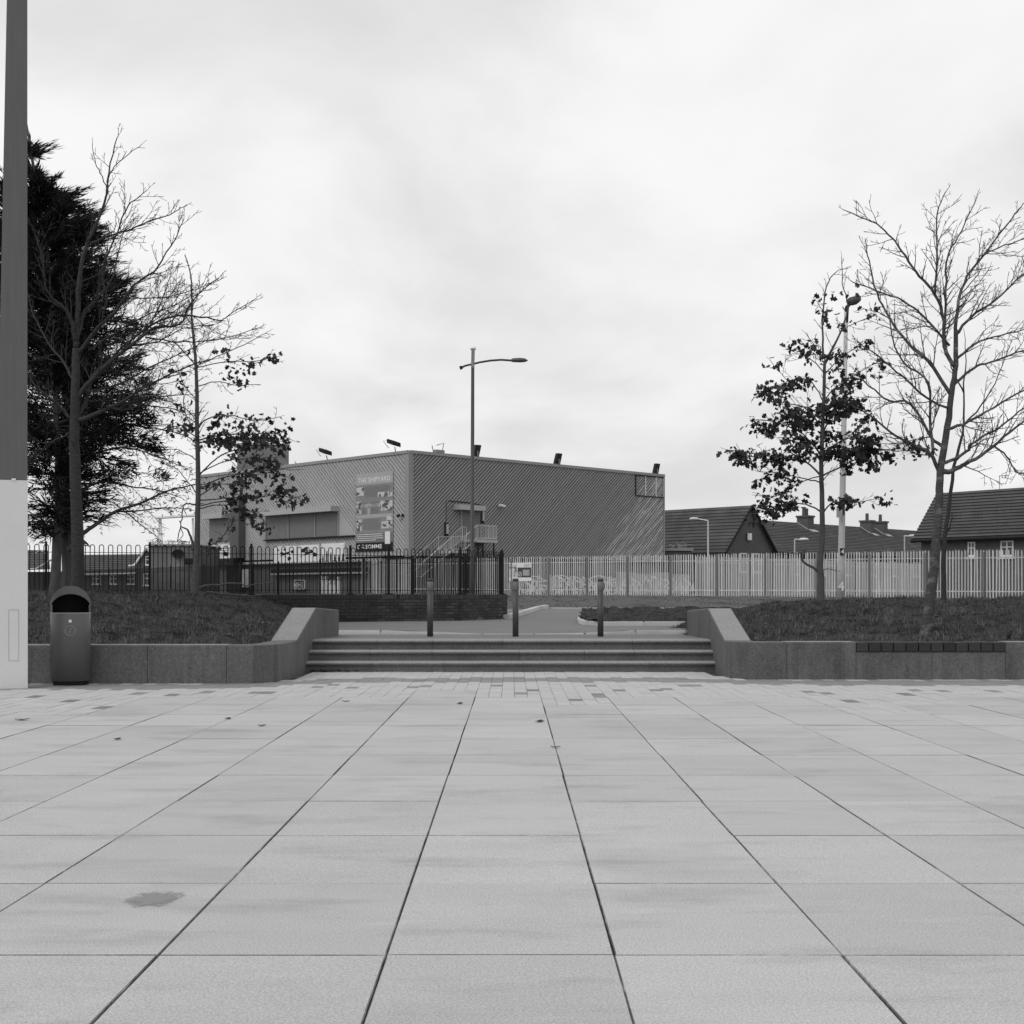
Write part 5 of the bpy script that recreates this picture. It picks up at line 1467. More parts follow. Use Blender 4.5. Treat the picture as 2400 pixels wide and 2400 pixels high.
for u, pots in ((1890, 2), (2035, 1), (2066, 1)):
    s = tsof(u); m = MB(); wd = 1.15 if pots == 2 else .85
    def lv(zz_, g=0.0): return [tp(s - wd / 2 - g, 1.25 + g, zz_), tp(s + wd / 2 + g, 1.25 + g, zz_), tp(s + wd / 2 + g, -.1 - g, zz_), tp(s - wd / 2 - g, -.1 - g, zz_)]
    m.hexa(lv(7.2), lv(9.1)); ch = m.build('chimney', M_HBRK, te)
    MB().hexa(lv(9.103, .1), lv(9.3, .1)).build('cap', mat('chimney_cap', .09, .9), ch)
    for i in range(pots):
        c = Vector(tp(s + (i - .5) * .5 * (pots - 1), .55, 9.3)); MB().tube([c, c + Vector((0, 0, .78))], [.2, .18], 8).build('chimney_pot', M_HBRK, ch)
    rz_ = lambda n, up=.1: 8.55 - (8.55 - 5.09) * n / 5.6 + up
    MB().quad(tp(s - wd / 2 - .14, 1.27, rz_(1.27)), tp(s + wd / 2 + .14, 1.27, rz_(1.27)), tp(s + wd / 2 + .4, 1.75, rz_(1.75)), tp(s - wd / 2 + .1, 1.75, rz_(1.75))).build('flashing', M_TRIML, ch)
    MB().quad(tp(s - wd / 2 - .4, 1.4, rz_(1.4)), tp(s - wd / 2 - .04, 1.2, rz_(1.2)), tp(s - wd / 2 - .04, 0, rz_(0)), tp(s - wd / 2 - .4, 0, rz_(0))).build('flashing', M_TRIML, ch)
for i in range(9):
    s = -1.4 + i * 5.0
    window(te, tp(s, 5.03, 3.0), (tr_d[0], tr_d[1], 0), 1.4, 1.6, (tr_n[0], tr_n[1], 0))
# right-hand house
H3 = (22.2, 77.0); hd_ = (.60, -.80); hn = (-.80, -.60)
h3 = thing('tiled_house', (25, 73.4, 1.05), 'brick house with a steep tiled roof and white windows behind the right-hand bare tree', 'house')
def hp(s, n, z): return (H3[0] + hd_[0] * s + hn[0] * n, H3[1] + hd_[1] * s + hn[1] * n, z)
m = MB(); m.quad(hp(.3, -.35, .9), hp(14, -.35, .9), hp(14, -.35, 4.3), hp(.3, -.35, 4.3)); m.quad(hp(14, -4.1, .9), hp(.3, -4.1, .9), hp(.3, -4.1, 4.3), hp(14, -4.1, 4.3))
for s in (.3, 14): m.poly([hp(s, -.35, .9), hp(s, -4.1, .9), hp(s, -4.1, 4.3), hp(s, -2.2, 6.6), hp(s, -.35, 4.3)])
m.build('wall', M_HBRK, h3)
roof_plane(h3, hp(0, 0, 4.17), hp(14.3, 0, 4.17), hp(0, -2.2, 6.8), hp(14.3, -2.2, 6.8), 15)
roof_plane(h3, hp(14.3, -4.4, 4.17), hp(0, -4.4, 4.17), hp(14.3, -2.2, 6.8), hp(0, -2.2, 6.8), 8)
MB().tube([hp(-.05, .05, 4.08), hp(14.3, .05, 4.08)], .11, 6).build('gutter', M_BLACK, h3)
def hs(u, n=-.35):
    k = (u - U0) / F; ox, oy = H3[0] + hn[0] * n, H3[1] + hn[1] * n; return (k * oy - ox) / (hd_[0] - k * hd_[1])
for ua, ub, va, vb in ((2269, 2286.5, 1270, 1305), (2346, 2376.5, 1267, 1304.5)):
    a, b = hs(ua), hs(ub); d = H3[1] + hn[1] * -.35 + hd_[1] * (a + b) / 2
    z0_, z1_ = EYE + (V0 - vb) * d / F, EYE + (V0 - va) * d / F
    window(h3, hp(a, -.35, z0_), (hd_[0], hd_[1], 0), b - a, z1_ - z0_, (hn[0], hn[1], 0))
s = hs(2343, -2.2); q = Vector(hp(s, -2.2, 6.8)); m = MB(); m.tube([q, q + Vector((0, 0, .75))], .02, 4); m.tube([q + Vector((-.05, 0, .7)), q + Vector((.42, 0, .78))], .015, 4)
for k in range(4): m.tube([q + Vector((.1 + .09 * k, -.12, .73)), q + Vector((.1 + .09 * k, .12, .73))], .01, 4)
m.build('aerial', M_MID, h3)
# low lean-to shed by the clad building's far corner
SHD = 119.0
p = px(1561, 1287, SHD); q = px(1619, 1287, SHD)
sh = thing('lean_to', ((p.x + q.x) / 2, SHD, 1), 'low flat-roofed lean-to with brambles on top beside the far end of the clad building', 'shed')
zt_ = EYE + (V0 - 1291) * SHD / F
MB().box(p.x - .2, q.x, SHD, SHD + 3, .9, zt_).build('wall', M_HBRK, sh)
MB().box(p.x - .2, q.x + .2, SHD - .2, SHD + 3, zt_ + .003, zt_ + .24).build('roof', M_MID, sh)
m = MB(); random.seed(3)
for i in range(26):
    x = random.uniform(p.x, q.x - .1); a = Vector((x, SHD + .4 + random.random(), zt_ + .24)); m.tube([a, a + Vector((random.uniform(-.3, .3), 0, random.uniform(.15, .4))), a + Vector((random.uniform(-.6, .6), 0, random.uniform(.2, .55)))], .012, 3)
m.build('brambles', M_TRIML, sh)

# left-hand houses far behind the railings
LH = 178.0
def lpx(u, v, d=LH): return px(u, v, d)
l1 = thing('brick_bungalow', ((260 - U0) * LH / F, LH, 1), 'low brick house with white eaves and a white-edged gable, seen through the left railings', 'house')
a, b = lpx(150, 1346), lpx(322, 1342); c, d = lpx(165, 1301, LH + 4), lpx(330, 1299, LH + 4)
MB().box(a.x, b.x, LH + .4, LH + 8, .8, a.z).build('wall', M_HBRK, l1)
roof_plane(l1, a, b, c, d, 10)
MB().tube([a + Vector((0, -.1, -.1)), b + Vector((0, -.1, -.1))], .14, 4).build('gutter', M_WHITE, l1)
for u in (217, 257, 297): w_ = lpx(u, 1369, LH + .4); window(l1, w_, (1, 0, 0), 1.0, 1.15, (0, -1, 0))
gd = LH - 3
ga_, gb_, gc = lpx(316, 1325, gd), lpx(345, 1283, gd), lpx(372, 1325, gd)
m = MB().poly([(ga_.x + .2, gd, .8), (gc.x, gd, .8), (gc.x, gd, gc.z), (gb_.x, gd, gb_.z), (ga_.x + .2, gd, ga_.z)]); m.quad((ga_.x + .2, LH + 6, .8), (ga_.x + .2, gd, .8), (ga_.x + .2, gd, ga_.z), (ga_.x + .2, LH + 6, ga_.z)); m.build('gable_wall', M_HBRK, l1)
MB().quad((ga_.x, gd - .2, ga_.z), (gb_.x, gd - .2, gb_.z), (gb_.x, LH + 6, gb_.z), (ga_.x, LH + 6, ga_.z)).build('gable_roof', M_ROOF, l1)
MB().quad((gb_.x, gd - .2, gb_.z), (gc.x + .2, gd - .2, gc.z), (gc.x + .2, LH + 6, gc.z), (gb_.x, LH + 6, gb_.z)).build('gable_roof', M_ROOF, l1)
m = MB(); m.tube([(ga_.x - .7, gd - .25, ga_.z - .1), (ga_.x, gd - .25, ga_.z), (gb_.x, gd - .25, gb_.z)], .14, 4); m.tube([(gb_.x, gd - .25, gb_.z), (gc.x, gd - .25, gc.z)], .14, 4); m.build('verge_board', M_WHITE, l1)
window(l1, lpx(341, 1324, gd), (1, 0, 0), .9, 1.1, (0, -1, 0)); window(l1, lpx(336, 1372, gd), (1, 0, 0), 1.0, 1.5, (0, -1, 0))
l2 = thing('far_house', ((85 - U0) * 190 / F, 190, 1), 'dark roofed house between the mast and the conifer trunk, behind the left railings', 'house')
a, b, c, d = px(-40, 1340, 190), px(118, 1334, 190), px(-20, 1288, 194), px(112, 1290, 194)
MB().box(a.x, b.x, 190.4, 200, .8, a.z).build('wall', M_HBRK, l2); roof_plane(l2, a, b, c, d, 8)
m = MB(); m.tube([px(70, 1334, 189.5), px(86, 1333, 189.5), px(120, 1312, 189.5)], .13, 4); m.tube([px(84, 1297, 189), px(95, 1290, 189), px(106, 1297, 189)], .13, 4); m.build('verge_board', M_TRIML, l2)
l3 = thing('flat_roofed_block', ((400 - U0) * 104 / F, 104, 1), 'plain flat-roofed rendered block left of the clad hall with plants along its roof', 'building')
a, b = px(352, 1279, 104), px(462, 1279, 104)
MB().box(a.x, b.x, 104, 112, .8, a.z).build('wall', mat('block_render', .14, .9, .12, .6, blot=(.35, (1, 1, 1), .5, .65, 1.5)), l3)
MB().box(a.x - .1, b.x + .1, 103.85, 112, a.z + .003, a.z + .12).build('roof_edge', M_MID, l3)
m = MB(); p = px(417, 1298, 103.9)
m.lathe([(.001, 0), (.3, .01), (.45, .04)], (0, 0, 0), 16)
m.v = [(p.x + x, p.y - z, p.z + y * .75) for x, y, z in m.v]; m.build('satellite_dish', M_BLACK, l3)
m = MB(); random.seed(6)
for i in range(60):
    x = random.uniform(a.x, b.x); q = Vector((x, 104.3, a.z + .1)); m.tube([q, q + Vector((random.uniform(-.2, .2), 0, random.uniform(.1, .3))), q + Vector((random.uniform(-.4, .4), 0, random.uniform(.15, .35)))], .018, 3)
m.build('roof_weeds', M_BARK2, l3)
p = px(445, 1315, 103.9); MB().box(p.x - .4, p.x + .3, 103.8, 104.1, p.z - .2, p.z + .2).build('vent_box', M_BLACK, l3)
# pale gantry crane on the skyline
GD = 900
gc_ = thing('gantry_crane', ((385 - U0) * GD / F, GD, 1), 'pale far-off gantry crane on the skyline behind the left railings', 'crane')
ccx = lambda u, v: px(u, v, GD)
mp_ = mat('far_crane_haze', .86, .8, .02)  # distance haze put into the crane's near-white colour
MB().tube([ccx(362, 1392), ccx(374, 1214)], [1.1, .7], 6).build('leg', mp_, gc_); MB().tube([ccx(384, 1392), ccx(376, 1214)], [1.1, .7], 6).build('leg', mp_, gc_)
MB().tube([ccx(455, 1392), ccx(452, 1214)], [1.1, .7], 6).build('leg', mp_, gc_)
a, b = ccx(366, 1216), ccx(520, 1206); MB().hexa([(a.x, GD - 4, a.z), (b.x, GD - 4, b.z), (b.x, GD + 4, b.z), (a.x, GD + 4, a.z)], [(a.x, GD - 4, a.z + 1.1), (b.x, GD - 4, b.z + 1.1), (b.x, GD + 4, b.z + 1.1), (a.x, GD + 4, a.z + 1.1)]).build('girder', mp_, gc_)

# ------------------------------------------------------------------ trees
def catmull(P, k=4):
    out_p = []
    n = len(P)
    for i in range(n - 1):
        p0 = P[max(0, i - 1)]; p1 = P[i]; p2 = P[i + 1]; p3 = P[min(n - 1, i + 2)]
        for j in range(k):
            t = j / k
            out_p.append(0.5 * ((2 * p1) + (p2 - p0) * t + (2 * p0 - 5 * p1 + 4 * p2 - p3) * t * t + (3 * p1 - p0 - 3 * p2 + p3) * t ** 3))
    out_p.append(P[-1]); return out_p
class Tree:
    def __init__(s, seed): s.r = random.Random(seed); s.big = MB(); s.tw = MB(); s.tips = []
    def limb(s, pp, d0, slope, r0, r1, sides=8, jit=.012, into=None, pw=.8):
        P = []; L_ = 0; prev = None
        for u, v in pp:
            q = px(u, v, d0)
            if prev is not None: L_ += (q - prev).length
            prev = q
            d = d0 + slope * L_
            P.append(px(u, v, d))
        C = catmull(P, 4)
        for i in range(1, len(C) - 1): C[i] = C[i] + Vector((s.r.uniform(-1, 1), s.r.uniform(-1, 1), s.r.uniform(-1, 1))) * jit
        n = len(C); rad = [r0 + (r1 - r0) * (i / (n - 1)) ** pw for i in range(n)]
        (into or s.big).tube(C, rad, sides); return C, rad
    def twig(s, p, dr, ln, r, lvl, up=.25, droop=0.0, rmin=.0052, kids=True, spread=1.0):
        n = 5 if lvl < 3 else 3
        pts = [p]; d = dr.normalized(); step = ln / n
        for i in range(n):
            d = d + Vector((s.r.gauss(0, .10), s.r.gauss(0, .10), s.r.gauss(0, .09) + up * .22 - droop * .2)); d.normalize()
            pts.append(pts[-1] + d * step)
        rad = [max(rmin * .75, r * (1 - .75 * i / n)) for i in range(n + 1)]
        s.tw.tube(pts, rad, 4 if lvl < 3 else 3, False)
        s.tips.append((pts, lvl))
        if kids and lvl < 4 and ln > .16:
            k = max(2, int(ln / (.12 if lvl < 3 else .12)))
            for i in range(k):
                t = .2 + .8 * (i + s.r.random() * .6) / k
                if t > 1: t = .98
                x = t * n; j = min(n - 1, int(x)); q = pts[j].lerp(pts[j + 1], x - j)
                tan = (pts[j + 1] - pts[j]).normalized()
                ax = Vector((s.r.gauss(0, 1), s.r.gauss(0, 1), s.r.gauss(0, 1))); pv = ax - tan * ax.dot(tan); pv.normalize()
                an = s.r.uniform(.5, 1.0) * spread
                s.twig(q, tan * math.cos(an) + pv * math.sin(an), ln * s.r.uniform(.28, .5) * (1.1 - .45 * t), max(rmin, rad[j] * .62), lvl + 1, up, droop, rmin)
    def dress(s, C, rad, t0=.2, every=.22, ln=(.35, .9), up=.25, droop=0, rmin=.0052, lvl=2, spread=1.0, flat=0.0):
        L_ = [0]
        for a, b in zip(C, C[1:]): L_.append(L_[-1] + (b - a).length)
        tot = L_[-1]; x = tot * t0
        while x < tot:
            j = max(i for i in range(len(L_) - 1) if L_[i] <= x); t = (x - L_[j]) / (L_[j + 1] - L_[j] + 1e-9)
            q = C[j].lerp(C[j + 1], t); tan = (C[j + 1] - C[j]).normalized()
            ax = Vector((s.r.gauss(0, 1), s.r.gauss(0, 1), s.r.gauss(0, 1) * (1 - flat))); pv = ax - tan * ax.dot(tan); pv.normalize()
            an = s.r.uniform(.55, 1.1) * spread; fr_ = x / tot
            l_ = s.r.uniform(*ln) * (1.05 - .6 * fr_)
            s.twig(q, tan * math.cos(an) + pv * math.sin(an), l_, max(rmin, rad[j] * .5 if rad[j] < .02 else .011), lvl, up, droop, rmin)
            x += every * s.r.uniform(.6, 1.4)
        q = C[-1]; tan = (C[-1] - C[-2]).normalized()
        s.twig(q, tan, ln[0] * .6, rad[-1], 3, up, droop, rmin)
    def finish(s, root, mbark, trunk='trunk'):
        s.big.build(trunk, mbark, root, smooth=True)
        s.tw.build('crown', mbark, root, smooth=True)

# bare tree on the left
ta = Tree(1); DA = 24.0
A_tree = thing('bare_tree', px(183, 1440, DA), 'leafless wide-branching tree standing directly behind the litter bin', 'tree')
Cc, rr_ = ta.limb([(184, 1450), (183, 1365), (181, 1235), (176, 1090), (174, 1017), (176, 938), (178, 860), (178, 816)], DA, 0, .128, .062, 12, .006)
C, r_ = ta.limb([(178, 816), (181, 743), (185, 664), (196, 598), (214, 548), (232, 511), (250, 461), (252, 425), (268, 345), (277, 314)], DA, .1, .055, .006); ta.dress(C, r_, .2, .2, (.35, .85), .3)
C, r_ = ta.limb([(252, 428), (262, 400), (300, 362), (332, 338)], DA + .3, .05, .012, .005, 5); ta.dress(C, r_, .2, .2, (.2, .35))
C, r_ = ta.limb([(250, 440), (235, 405), (222, 375), (217, 335)], DA + .3, -.05, .012, .005, 5); ta.dress(C, r_, .3, .2, (.15, .3))
for pp, sl, r0 in (([(176, 800), (168, 755), (155, 727), (129, 704), (109, 678), (104, 649), (98, 611), (85, 559), (75, 528)], -.25, .04),
                   ([(180, 800), (197, 735), (215, 714), (240, 685), (262, 655), (275, 600), (290, 540)], .3, .036),
                   ([(182, 830), (235, 762), (268, 733), (286, 707), (312, 671), (362, 635), (384, 602), (413, 555), (431, 513)], -.15, .036),
                   ([(212, 570), (254, 553), (308, 537), (348, 519), (399, 502), (429, 486)], .2, .022),
                   ([(232, 650), (250, 598), (275, 544), (300, 482), (326, 461), (344, 446)], -.3, .02),
                   ([(178, 935), (217, 888), (261, 845), (311, 808), (362, 769), (420, 761), (445, 714), (482, 674), (511, 653)], -.1, .042),
                   ([(290, 822), (319, 787), (398, 743), (471, 743), (514, 751), (536, 740), (594, 703)], .15, .026),
                   ([(178, 988), (235, 967), (253, 956), (300, 934), (362, 894), (445, 858), (500, 842)], -.2, .046),
                   ([(176, 990), (160, 975), (145, 956), (109, 927), (80, 901), (60, 870)], -.2, .042),
                   ([(172, 1020), (159, 1017), (138, 1028), (112, 1039), (87, 1032), (60, 1012)], -.35, .022),
                   ([(178, 985), (207, 927), (217, 883), (254, 847), (286, 814), (330, 780), (380, 720), (420, 660)], .35, .036),
                   ([(176, 900), (150, 850), (110, 800), (80, 740), (66, 690)], .3, .03),
                   ([(340, 790), (400, 800), (470, 800), (540, 790), (600, 770)], .1, .015),
                   ([(300, 690), (340, 700), (420, 690), (490, 665)], -.1, .012),
                   ([(250, 955), (300, 960), (380, 930), (440, 925)], .1, .018),
                   ([(260, 846), (320, 800), (360, 745), (385, 690), (400, 640)], .3, .02), ([(200, 920), (280, 900), (350, 860), (420, 830), (480, 800)], .25, .022),
                   ([(235, 762), (250, 700), (240, 640), (255, 590)], -.2, .014), ([(311, 808), (370, 800), (430, 770), (500, 760)], -.3, .014),
                   ([(210, 820), (270, 780), (340, 740), (400, 720), (450, 690)], .4, .02), ([(280, 940), (340, 950), (410, 960), (450, 985)], .2, .014)):
    C, r_ = ta.limb(pp, DA, sl, r0, .006, 7); ta.dress(C, r_, .14, .105, (.32, .95), .3, spread=.85)
ta.finish(A_tree, M_BARK)

# bare tree on the right
tb = Tree(2); DB = 22.1
B_tree = thing('bare_tree', px(2172, 1478, DB), 'leafless tree with a leaning banded trunk on the right-hand bank', 'tree')
tb.limb([(2169, 1494), (2172, 1465), (2181, 1400), (2189, 1327), (2195, 1265), (2201, 1182), (2204, 1104), (2221, 1000), (2231, 918), (2240, 855), (2240, 773)], DB, 0, .105, .034, 12, .006)
for pp, sl, r0 in (([(2238, 860), (2213, 814), (2211, 752), (2192, 690), (2155, 648), (2122, 599), (2089, 557), (2055, 524), (1985, 495)], -.15, .03),
                   ([(2192, 690), (2196, 578), (2196, 503), (2216, 450)], .1, .016),
                   ([(2240, 780), (2246, 706), (2267, 648), (2312, 590), (2370, 512), (2391, 487)], .2, .026),
                   ([(2212, 814), (2217, 682), (2221, 599), (2246, 557), (2283, 479)], .3, .02),
                   ([(2229, 925), (2180, 851), (2130, 806), (2084, 744), (2055, 686), (2039, 624), (2031, 582)], .25, .028),
                   ([(2203, 1110), (2180, 1063), (2130, 1038), (2089, 1013), (2035, 971), (1998, 951)], -.2, .03),
                   ([(2213, 1050), (2180, 1021), (2134, 947), (2084, 938), (2039, 905), (2005, 870)], .3, .026),
                   ([(2186, 1066), (2180, 980), (2176, 897), (2120, 852), (2093, 797), (2085, 740)], -.3, .022),
                   ([(2206, 1108), (2240, 1100), (2262, 1087), (2312, 1058), (2366, 1013), (2407, 980), (2470, 930)], -.15, .04),
                   ([(2214, 1085), (2267, 1058), (2279, 1038), (2345, 1000), (2400, 955), (2460, 930)], .3, .024),
                   ([(2222, 1005), (2271, 988), (2329, 955), (2400, 913), (2450, 880)], -.2, .024),
                   ([(2232, 905), (2279, 864), (2325, 847), (2400, 820), (2460, 800)], .2, .022),
                   ([(2238, 845), (2283, 806), (2345, 785), (2410, 770)], -.3, .02),
                   ([(2240, 785), (2279, 740), (2329, 706), (2400, 640), (2440, 600)], .1, .022),
                   ([(2225, 810), (2167, 744), (2118, 706), (2055, 682), (1998, 661)], -.3, .018),
                   ([(2228, 960), (2170, 930), (2100, 870), (2050, 830), (2010, 800)], -.35, .018),
                   ([(2300, 600), (2340, 580), (2400, 560)], .2, .012),
                   ([(2330, 1045), (2360, 1070), (2380, 1105), (2410, 1112)], .1, .014)):
    C, r_ = tb.limb(pp, DB, sl, r0 * 1.2, .008, 7); tb.dress(C, r_, .14, .105, (.28, .8), .22, spread=.85)
tb.finish(B_tree, M_BARKR)
# thin tree behind it
tf = Tree(9); DF = 27.6
F_tree = thing('bare_tree', px(2211, 1408, DF), 'thin dark leafless sapling just behind the banded leaning trunk', 'tree')
tf.limb([(2210, 1415), (2211, 1380), (2213, 1277), (2220, 1213), (2235, 1100), (2250, 1040), (2258, 990), (2259, 900), (2264, 830), (2258, 770)], DF, 0, .066, .004, 8, .012)
for pp, sl in (([(2214, 1262), (2226, 1235), (2232, 1215)], .1), ([(2256, 1000), (2300, 950), (2340, 880), (2370, 800)], .2), ([(2259, 920), (2230, 860), (2215, 780)], .2), ([(2240, 1080), (2290, 1040), (2340, 1020)], .2)):
    C, r_ = tf.limb(pp, DF, sl, .02, .006, 6); tf.dress(C, r_, .3, .25, (.2, .5))
tf.finish(F_tree, M_BARK)

# leafy young oaks
def leaf_mesh(pts, dirs, sizes, rs, m_):                # lobed leaves as 9-corner polygons
    prof = np.array([(0, 0), (.22, .16), (.34, .40), (.50, .18), (.68, .34), (1.0, 0), (.68, -.34), (.50, -.18), (.34, -.40), (.22, -.16)])
    n = len(pts); K = len(prof)
    V = np.zeros((n, K, 3))
    P = np.array([tuple(p) for p in pts]); Dm = np.array([tuple(d) for d in dirs])
    Dm /= np.linalg.norm(Dm, axis=1)[:, None]
    rnd = rs.normal(0, 1, (n, 3)); S = np.cross(Dm, rnd); S /= np.linalg.norm(S, axis=1)[:, None]
    Nn = np.cross(Dm, S)
    for k, (a, b) in enumerate(prof):
        bend = -.25 * a * a
        V[:, k] = P + (Dm * a + S * b + Nn * (bend + abs(b) * .35)) * sizes[:, None]
    return V.reshape(-1, 3), K
def leafy(name, seed, d0, base, trunkpts, tr, limbs, lab, mb, density, extra=()):
    t = Tree(seed); root = thing(name, px(base[0], base[1], d0), lab, 'tree')
    C, r_ = t.limb(trunkpts, d0, 0, tr[0], tr[1], 10, .006, pw=.62)
    t.dress(C, r_, .45, .16, (.2, .6), .15, spread=.9)
    rs = np.random.RandomState(seed); LP, LD_, LS = [], [], []
    for pp, sl, r0, lf0, lf1, dens in limbs:
        n0 = len(t.tips)
        C, r_ = t.limb(pp, d0, sl, r0, .006, 6)
        t.dress(C, r_, .3, .17 if dens else .22, (.22, .55), .1, spread=.9, flat=.4)
        if dens <= 0: continue
        L_ = [0]
        for a, b in zip(C, C[1:]): L_.append(L_[-1] + (b - a).length)
        tot = L_[-1]
        # clustered leaves
        ncl = max(1, int(tot * (lf1 - lf0) * 5.2 * min(1.3, .5 + dens * .5)))
        for c in range(ncl):
            x = tot * (lf0 + (lf1 - lf0) * (c + rs.rand()) / ncl); j = max(i for i in range(len(L_) - 1) if L_[i] <= x + 1e-9); f = (x - L_[j]) / (L_[j + 1] - L_[j] + 1e-9)
            q = C[j].lerp(C[j + 1], min(1, f)); ctr = q + Vector((rs.normal(0, .10), rs.normal(0, .24), rs.normal(-.0, .075)))
            for i in range(int(rs.uniform(7, 19) * density * dens)):
                o_ = Vector((rs.normal(0, .12), rs.normal(0, .13), rs.normal(-.01, .065)))
                LP.append(ctr + o_); LD_.append(Vector((rs.normal(0, .8), rs.normal(0, .8), rs.normal(-.75, .5)))); LS.append(rs.uniform(.07, .165))
    for pp, r0, r1 in extra:
        C, r_ = t.limb(pp, d0, 0, r0, r1, 6, .012)
    t.finish(root, mb)
    V, K = leaf_mesh(LP, LD_, np.array(LS), rs, M_LEAF)
    o = put('leaves', npmesh('leaves', V - np.array(WL[root.name])[None, :], K, M_LEAF), root, WL[root.name]); o['kind'] = 'stuff'
    return root
z1 = lambda x, y: (1600 + x / 2.415, 400 + y / 2.415)
def zl_(lst): return [z1(*p) for p in lst]
limC = [(zl_([(785, 1730), (700, 1650), (580, 1630), (400, 1600), (250, 1580)]), -.1, .022, .32, 1.0, 1.2),
        (zl_([(795, 1725), (950, 1650), (1080, 1590), (1290, 1575)]), .15, .022, .25, 1.0, 1.25),
        (zl_([(780, 1765), (700, 1745), (560, 1715), (420, 1700)]), .2, .016, .35, 1.0, 1.0),
        (zl_([(780, 1730), (660, 1765), (560, 1835), (430, 1840)]), -.2, .014, .5, 1.0, .9),
        (zl_([(780, 1930), (700, 1890), (600, 1880), (480, 1925), (370, 1945)]), .1, .02, .25, 1.0, 1.1),
        (zl_([(790, 1940), (850, 1880), (960, 1880), (1090, 1860)]), -.1, .018, .15, 1.0, .85),
        (zl_([(785, 1610), (680, 1490), (520, 1420), (410, 1410)]), .2, .02, .2, 1.0, 1.3),
        (zl_([(790, 1620), (880, 1540), (980, 1500), (1050, 1450)]), -.2, .02, .15, 1.0, 1.3),
        (zl_([(790, 1640), (720, 1580), (640, 1540), (580, 1510)]), -.4, .016, .15, 1.0, 1.3),
        (zl_([(790, 1650), (860, 1600), (960, 1570), (1100, 1540)]), .4, .016, .15, 1.0, 1.3),
        (zl_([(790, 1460), (690, 1340), (560, 1310), (455, 1260)]), -.2, .018, .2, 1.0, 1.0),
        (zl_([(790, 1500), (850, 1370), (940, 1330), (1040, 1290)]), .3, .018, .1, 1.0, 1.3),
        (zl_([(795, 1420), (730, 1350), (640, 1340), (560, 1370)]), .4, .014, .1, 1.0, 1.1),
        (zl_([(795, 1400), (850, 1300), (900, 1260), (960, 1230)]), -.4, .014, .1, 1.0, 1.1),
        (zl_([(800, 1310), (730, 1200), (640, 1180), (540, 1215)]), .1, .014, .2, 1.0, 1.0),
        (zl_([(803, 1290), (880, 1220), (980, 1150), (1110, 1080)]), .1, .016, .2, 1.0, 1.0),
        (zl_([(800, 1150), (740, 1075), (650, 1035), (595, 1045)]), -.2, .012, .3, 1.0, .9),
        (zl_([(802, 1090), (740, 980), (700, 925)]), .1, .010, .55, 1.0, 1.4),
        (zl_([(806, 1150), (920, 1040), (1020, 980)]), .2, .012, .4, 1.0, .8),
        (zl_([(805, 1090), (840, 1010), (870, 960)]), -.2, .012, .5, 1.0, 1.3),
        (zl_([(800, 1060), (790, 900), (805, 690), (850, 590), (890, 560)]), 0, .024, .4, .95, .16),
        (zl_([(808, 1090), (900, 900), (935, 760), (905, 640), (900, 490)]), .05, .024, .35, .8, .3),
        (zl_([(900, 910), (960, 870), (1060, 830)]), .1, .010, .4, 1.0, .7),
        (zl_([(800, 800), (775, 770), (760, 740)]), 0, .008, .2, 1, .8),
        (zl_([(600, 1190), (540, 1130), (500, 1080)]), 0, .007, .7, 1, .6)]
leafy('young_oak', 31, 27.5, (1924, 1412), [(1923, 1420), (1924, 1360), (1922, 1330), (1926, 1270), (1927, 1199), (1925, 1104), (1927, 1021), (1931, 930), (1933, 850)], (.088, .030),
      limC, 'young oak still holding dark leaves, in front of the concrete lamp column', M_BARK2, 1.9,
      extra=[([(1925, 1345), (1905, 1330), (1880, 1315), (1884, 1300), (1888, 1285), (1880, 1292)], .03, .018), ([(1882, 1298), (1862, 1298), (1834, 1299), (1815, 1301)], .01, .005), ([(1928, 1335), (1945, 1335), (1970, 1340)], .012, .005)])
z2 = lambda x, y: (x / 2.76, 800 + y / 2.76)
def z2_(lst): return [z2(*p) for p in lst]
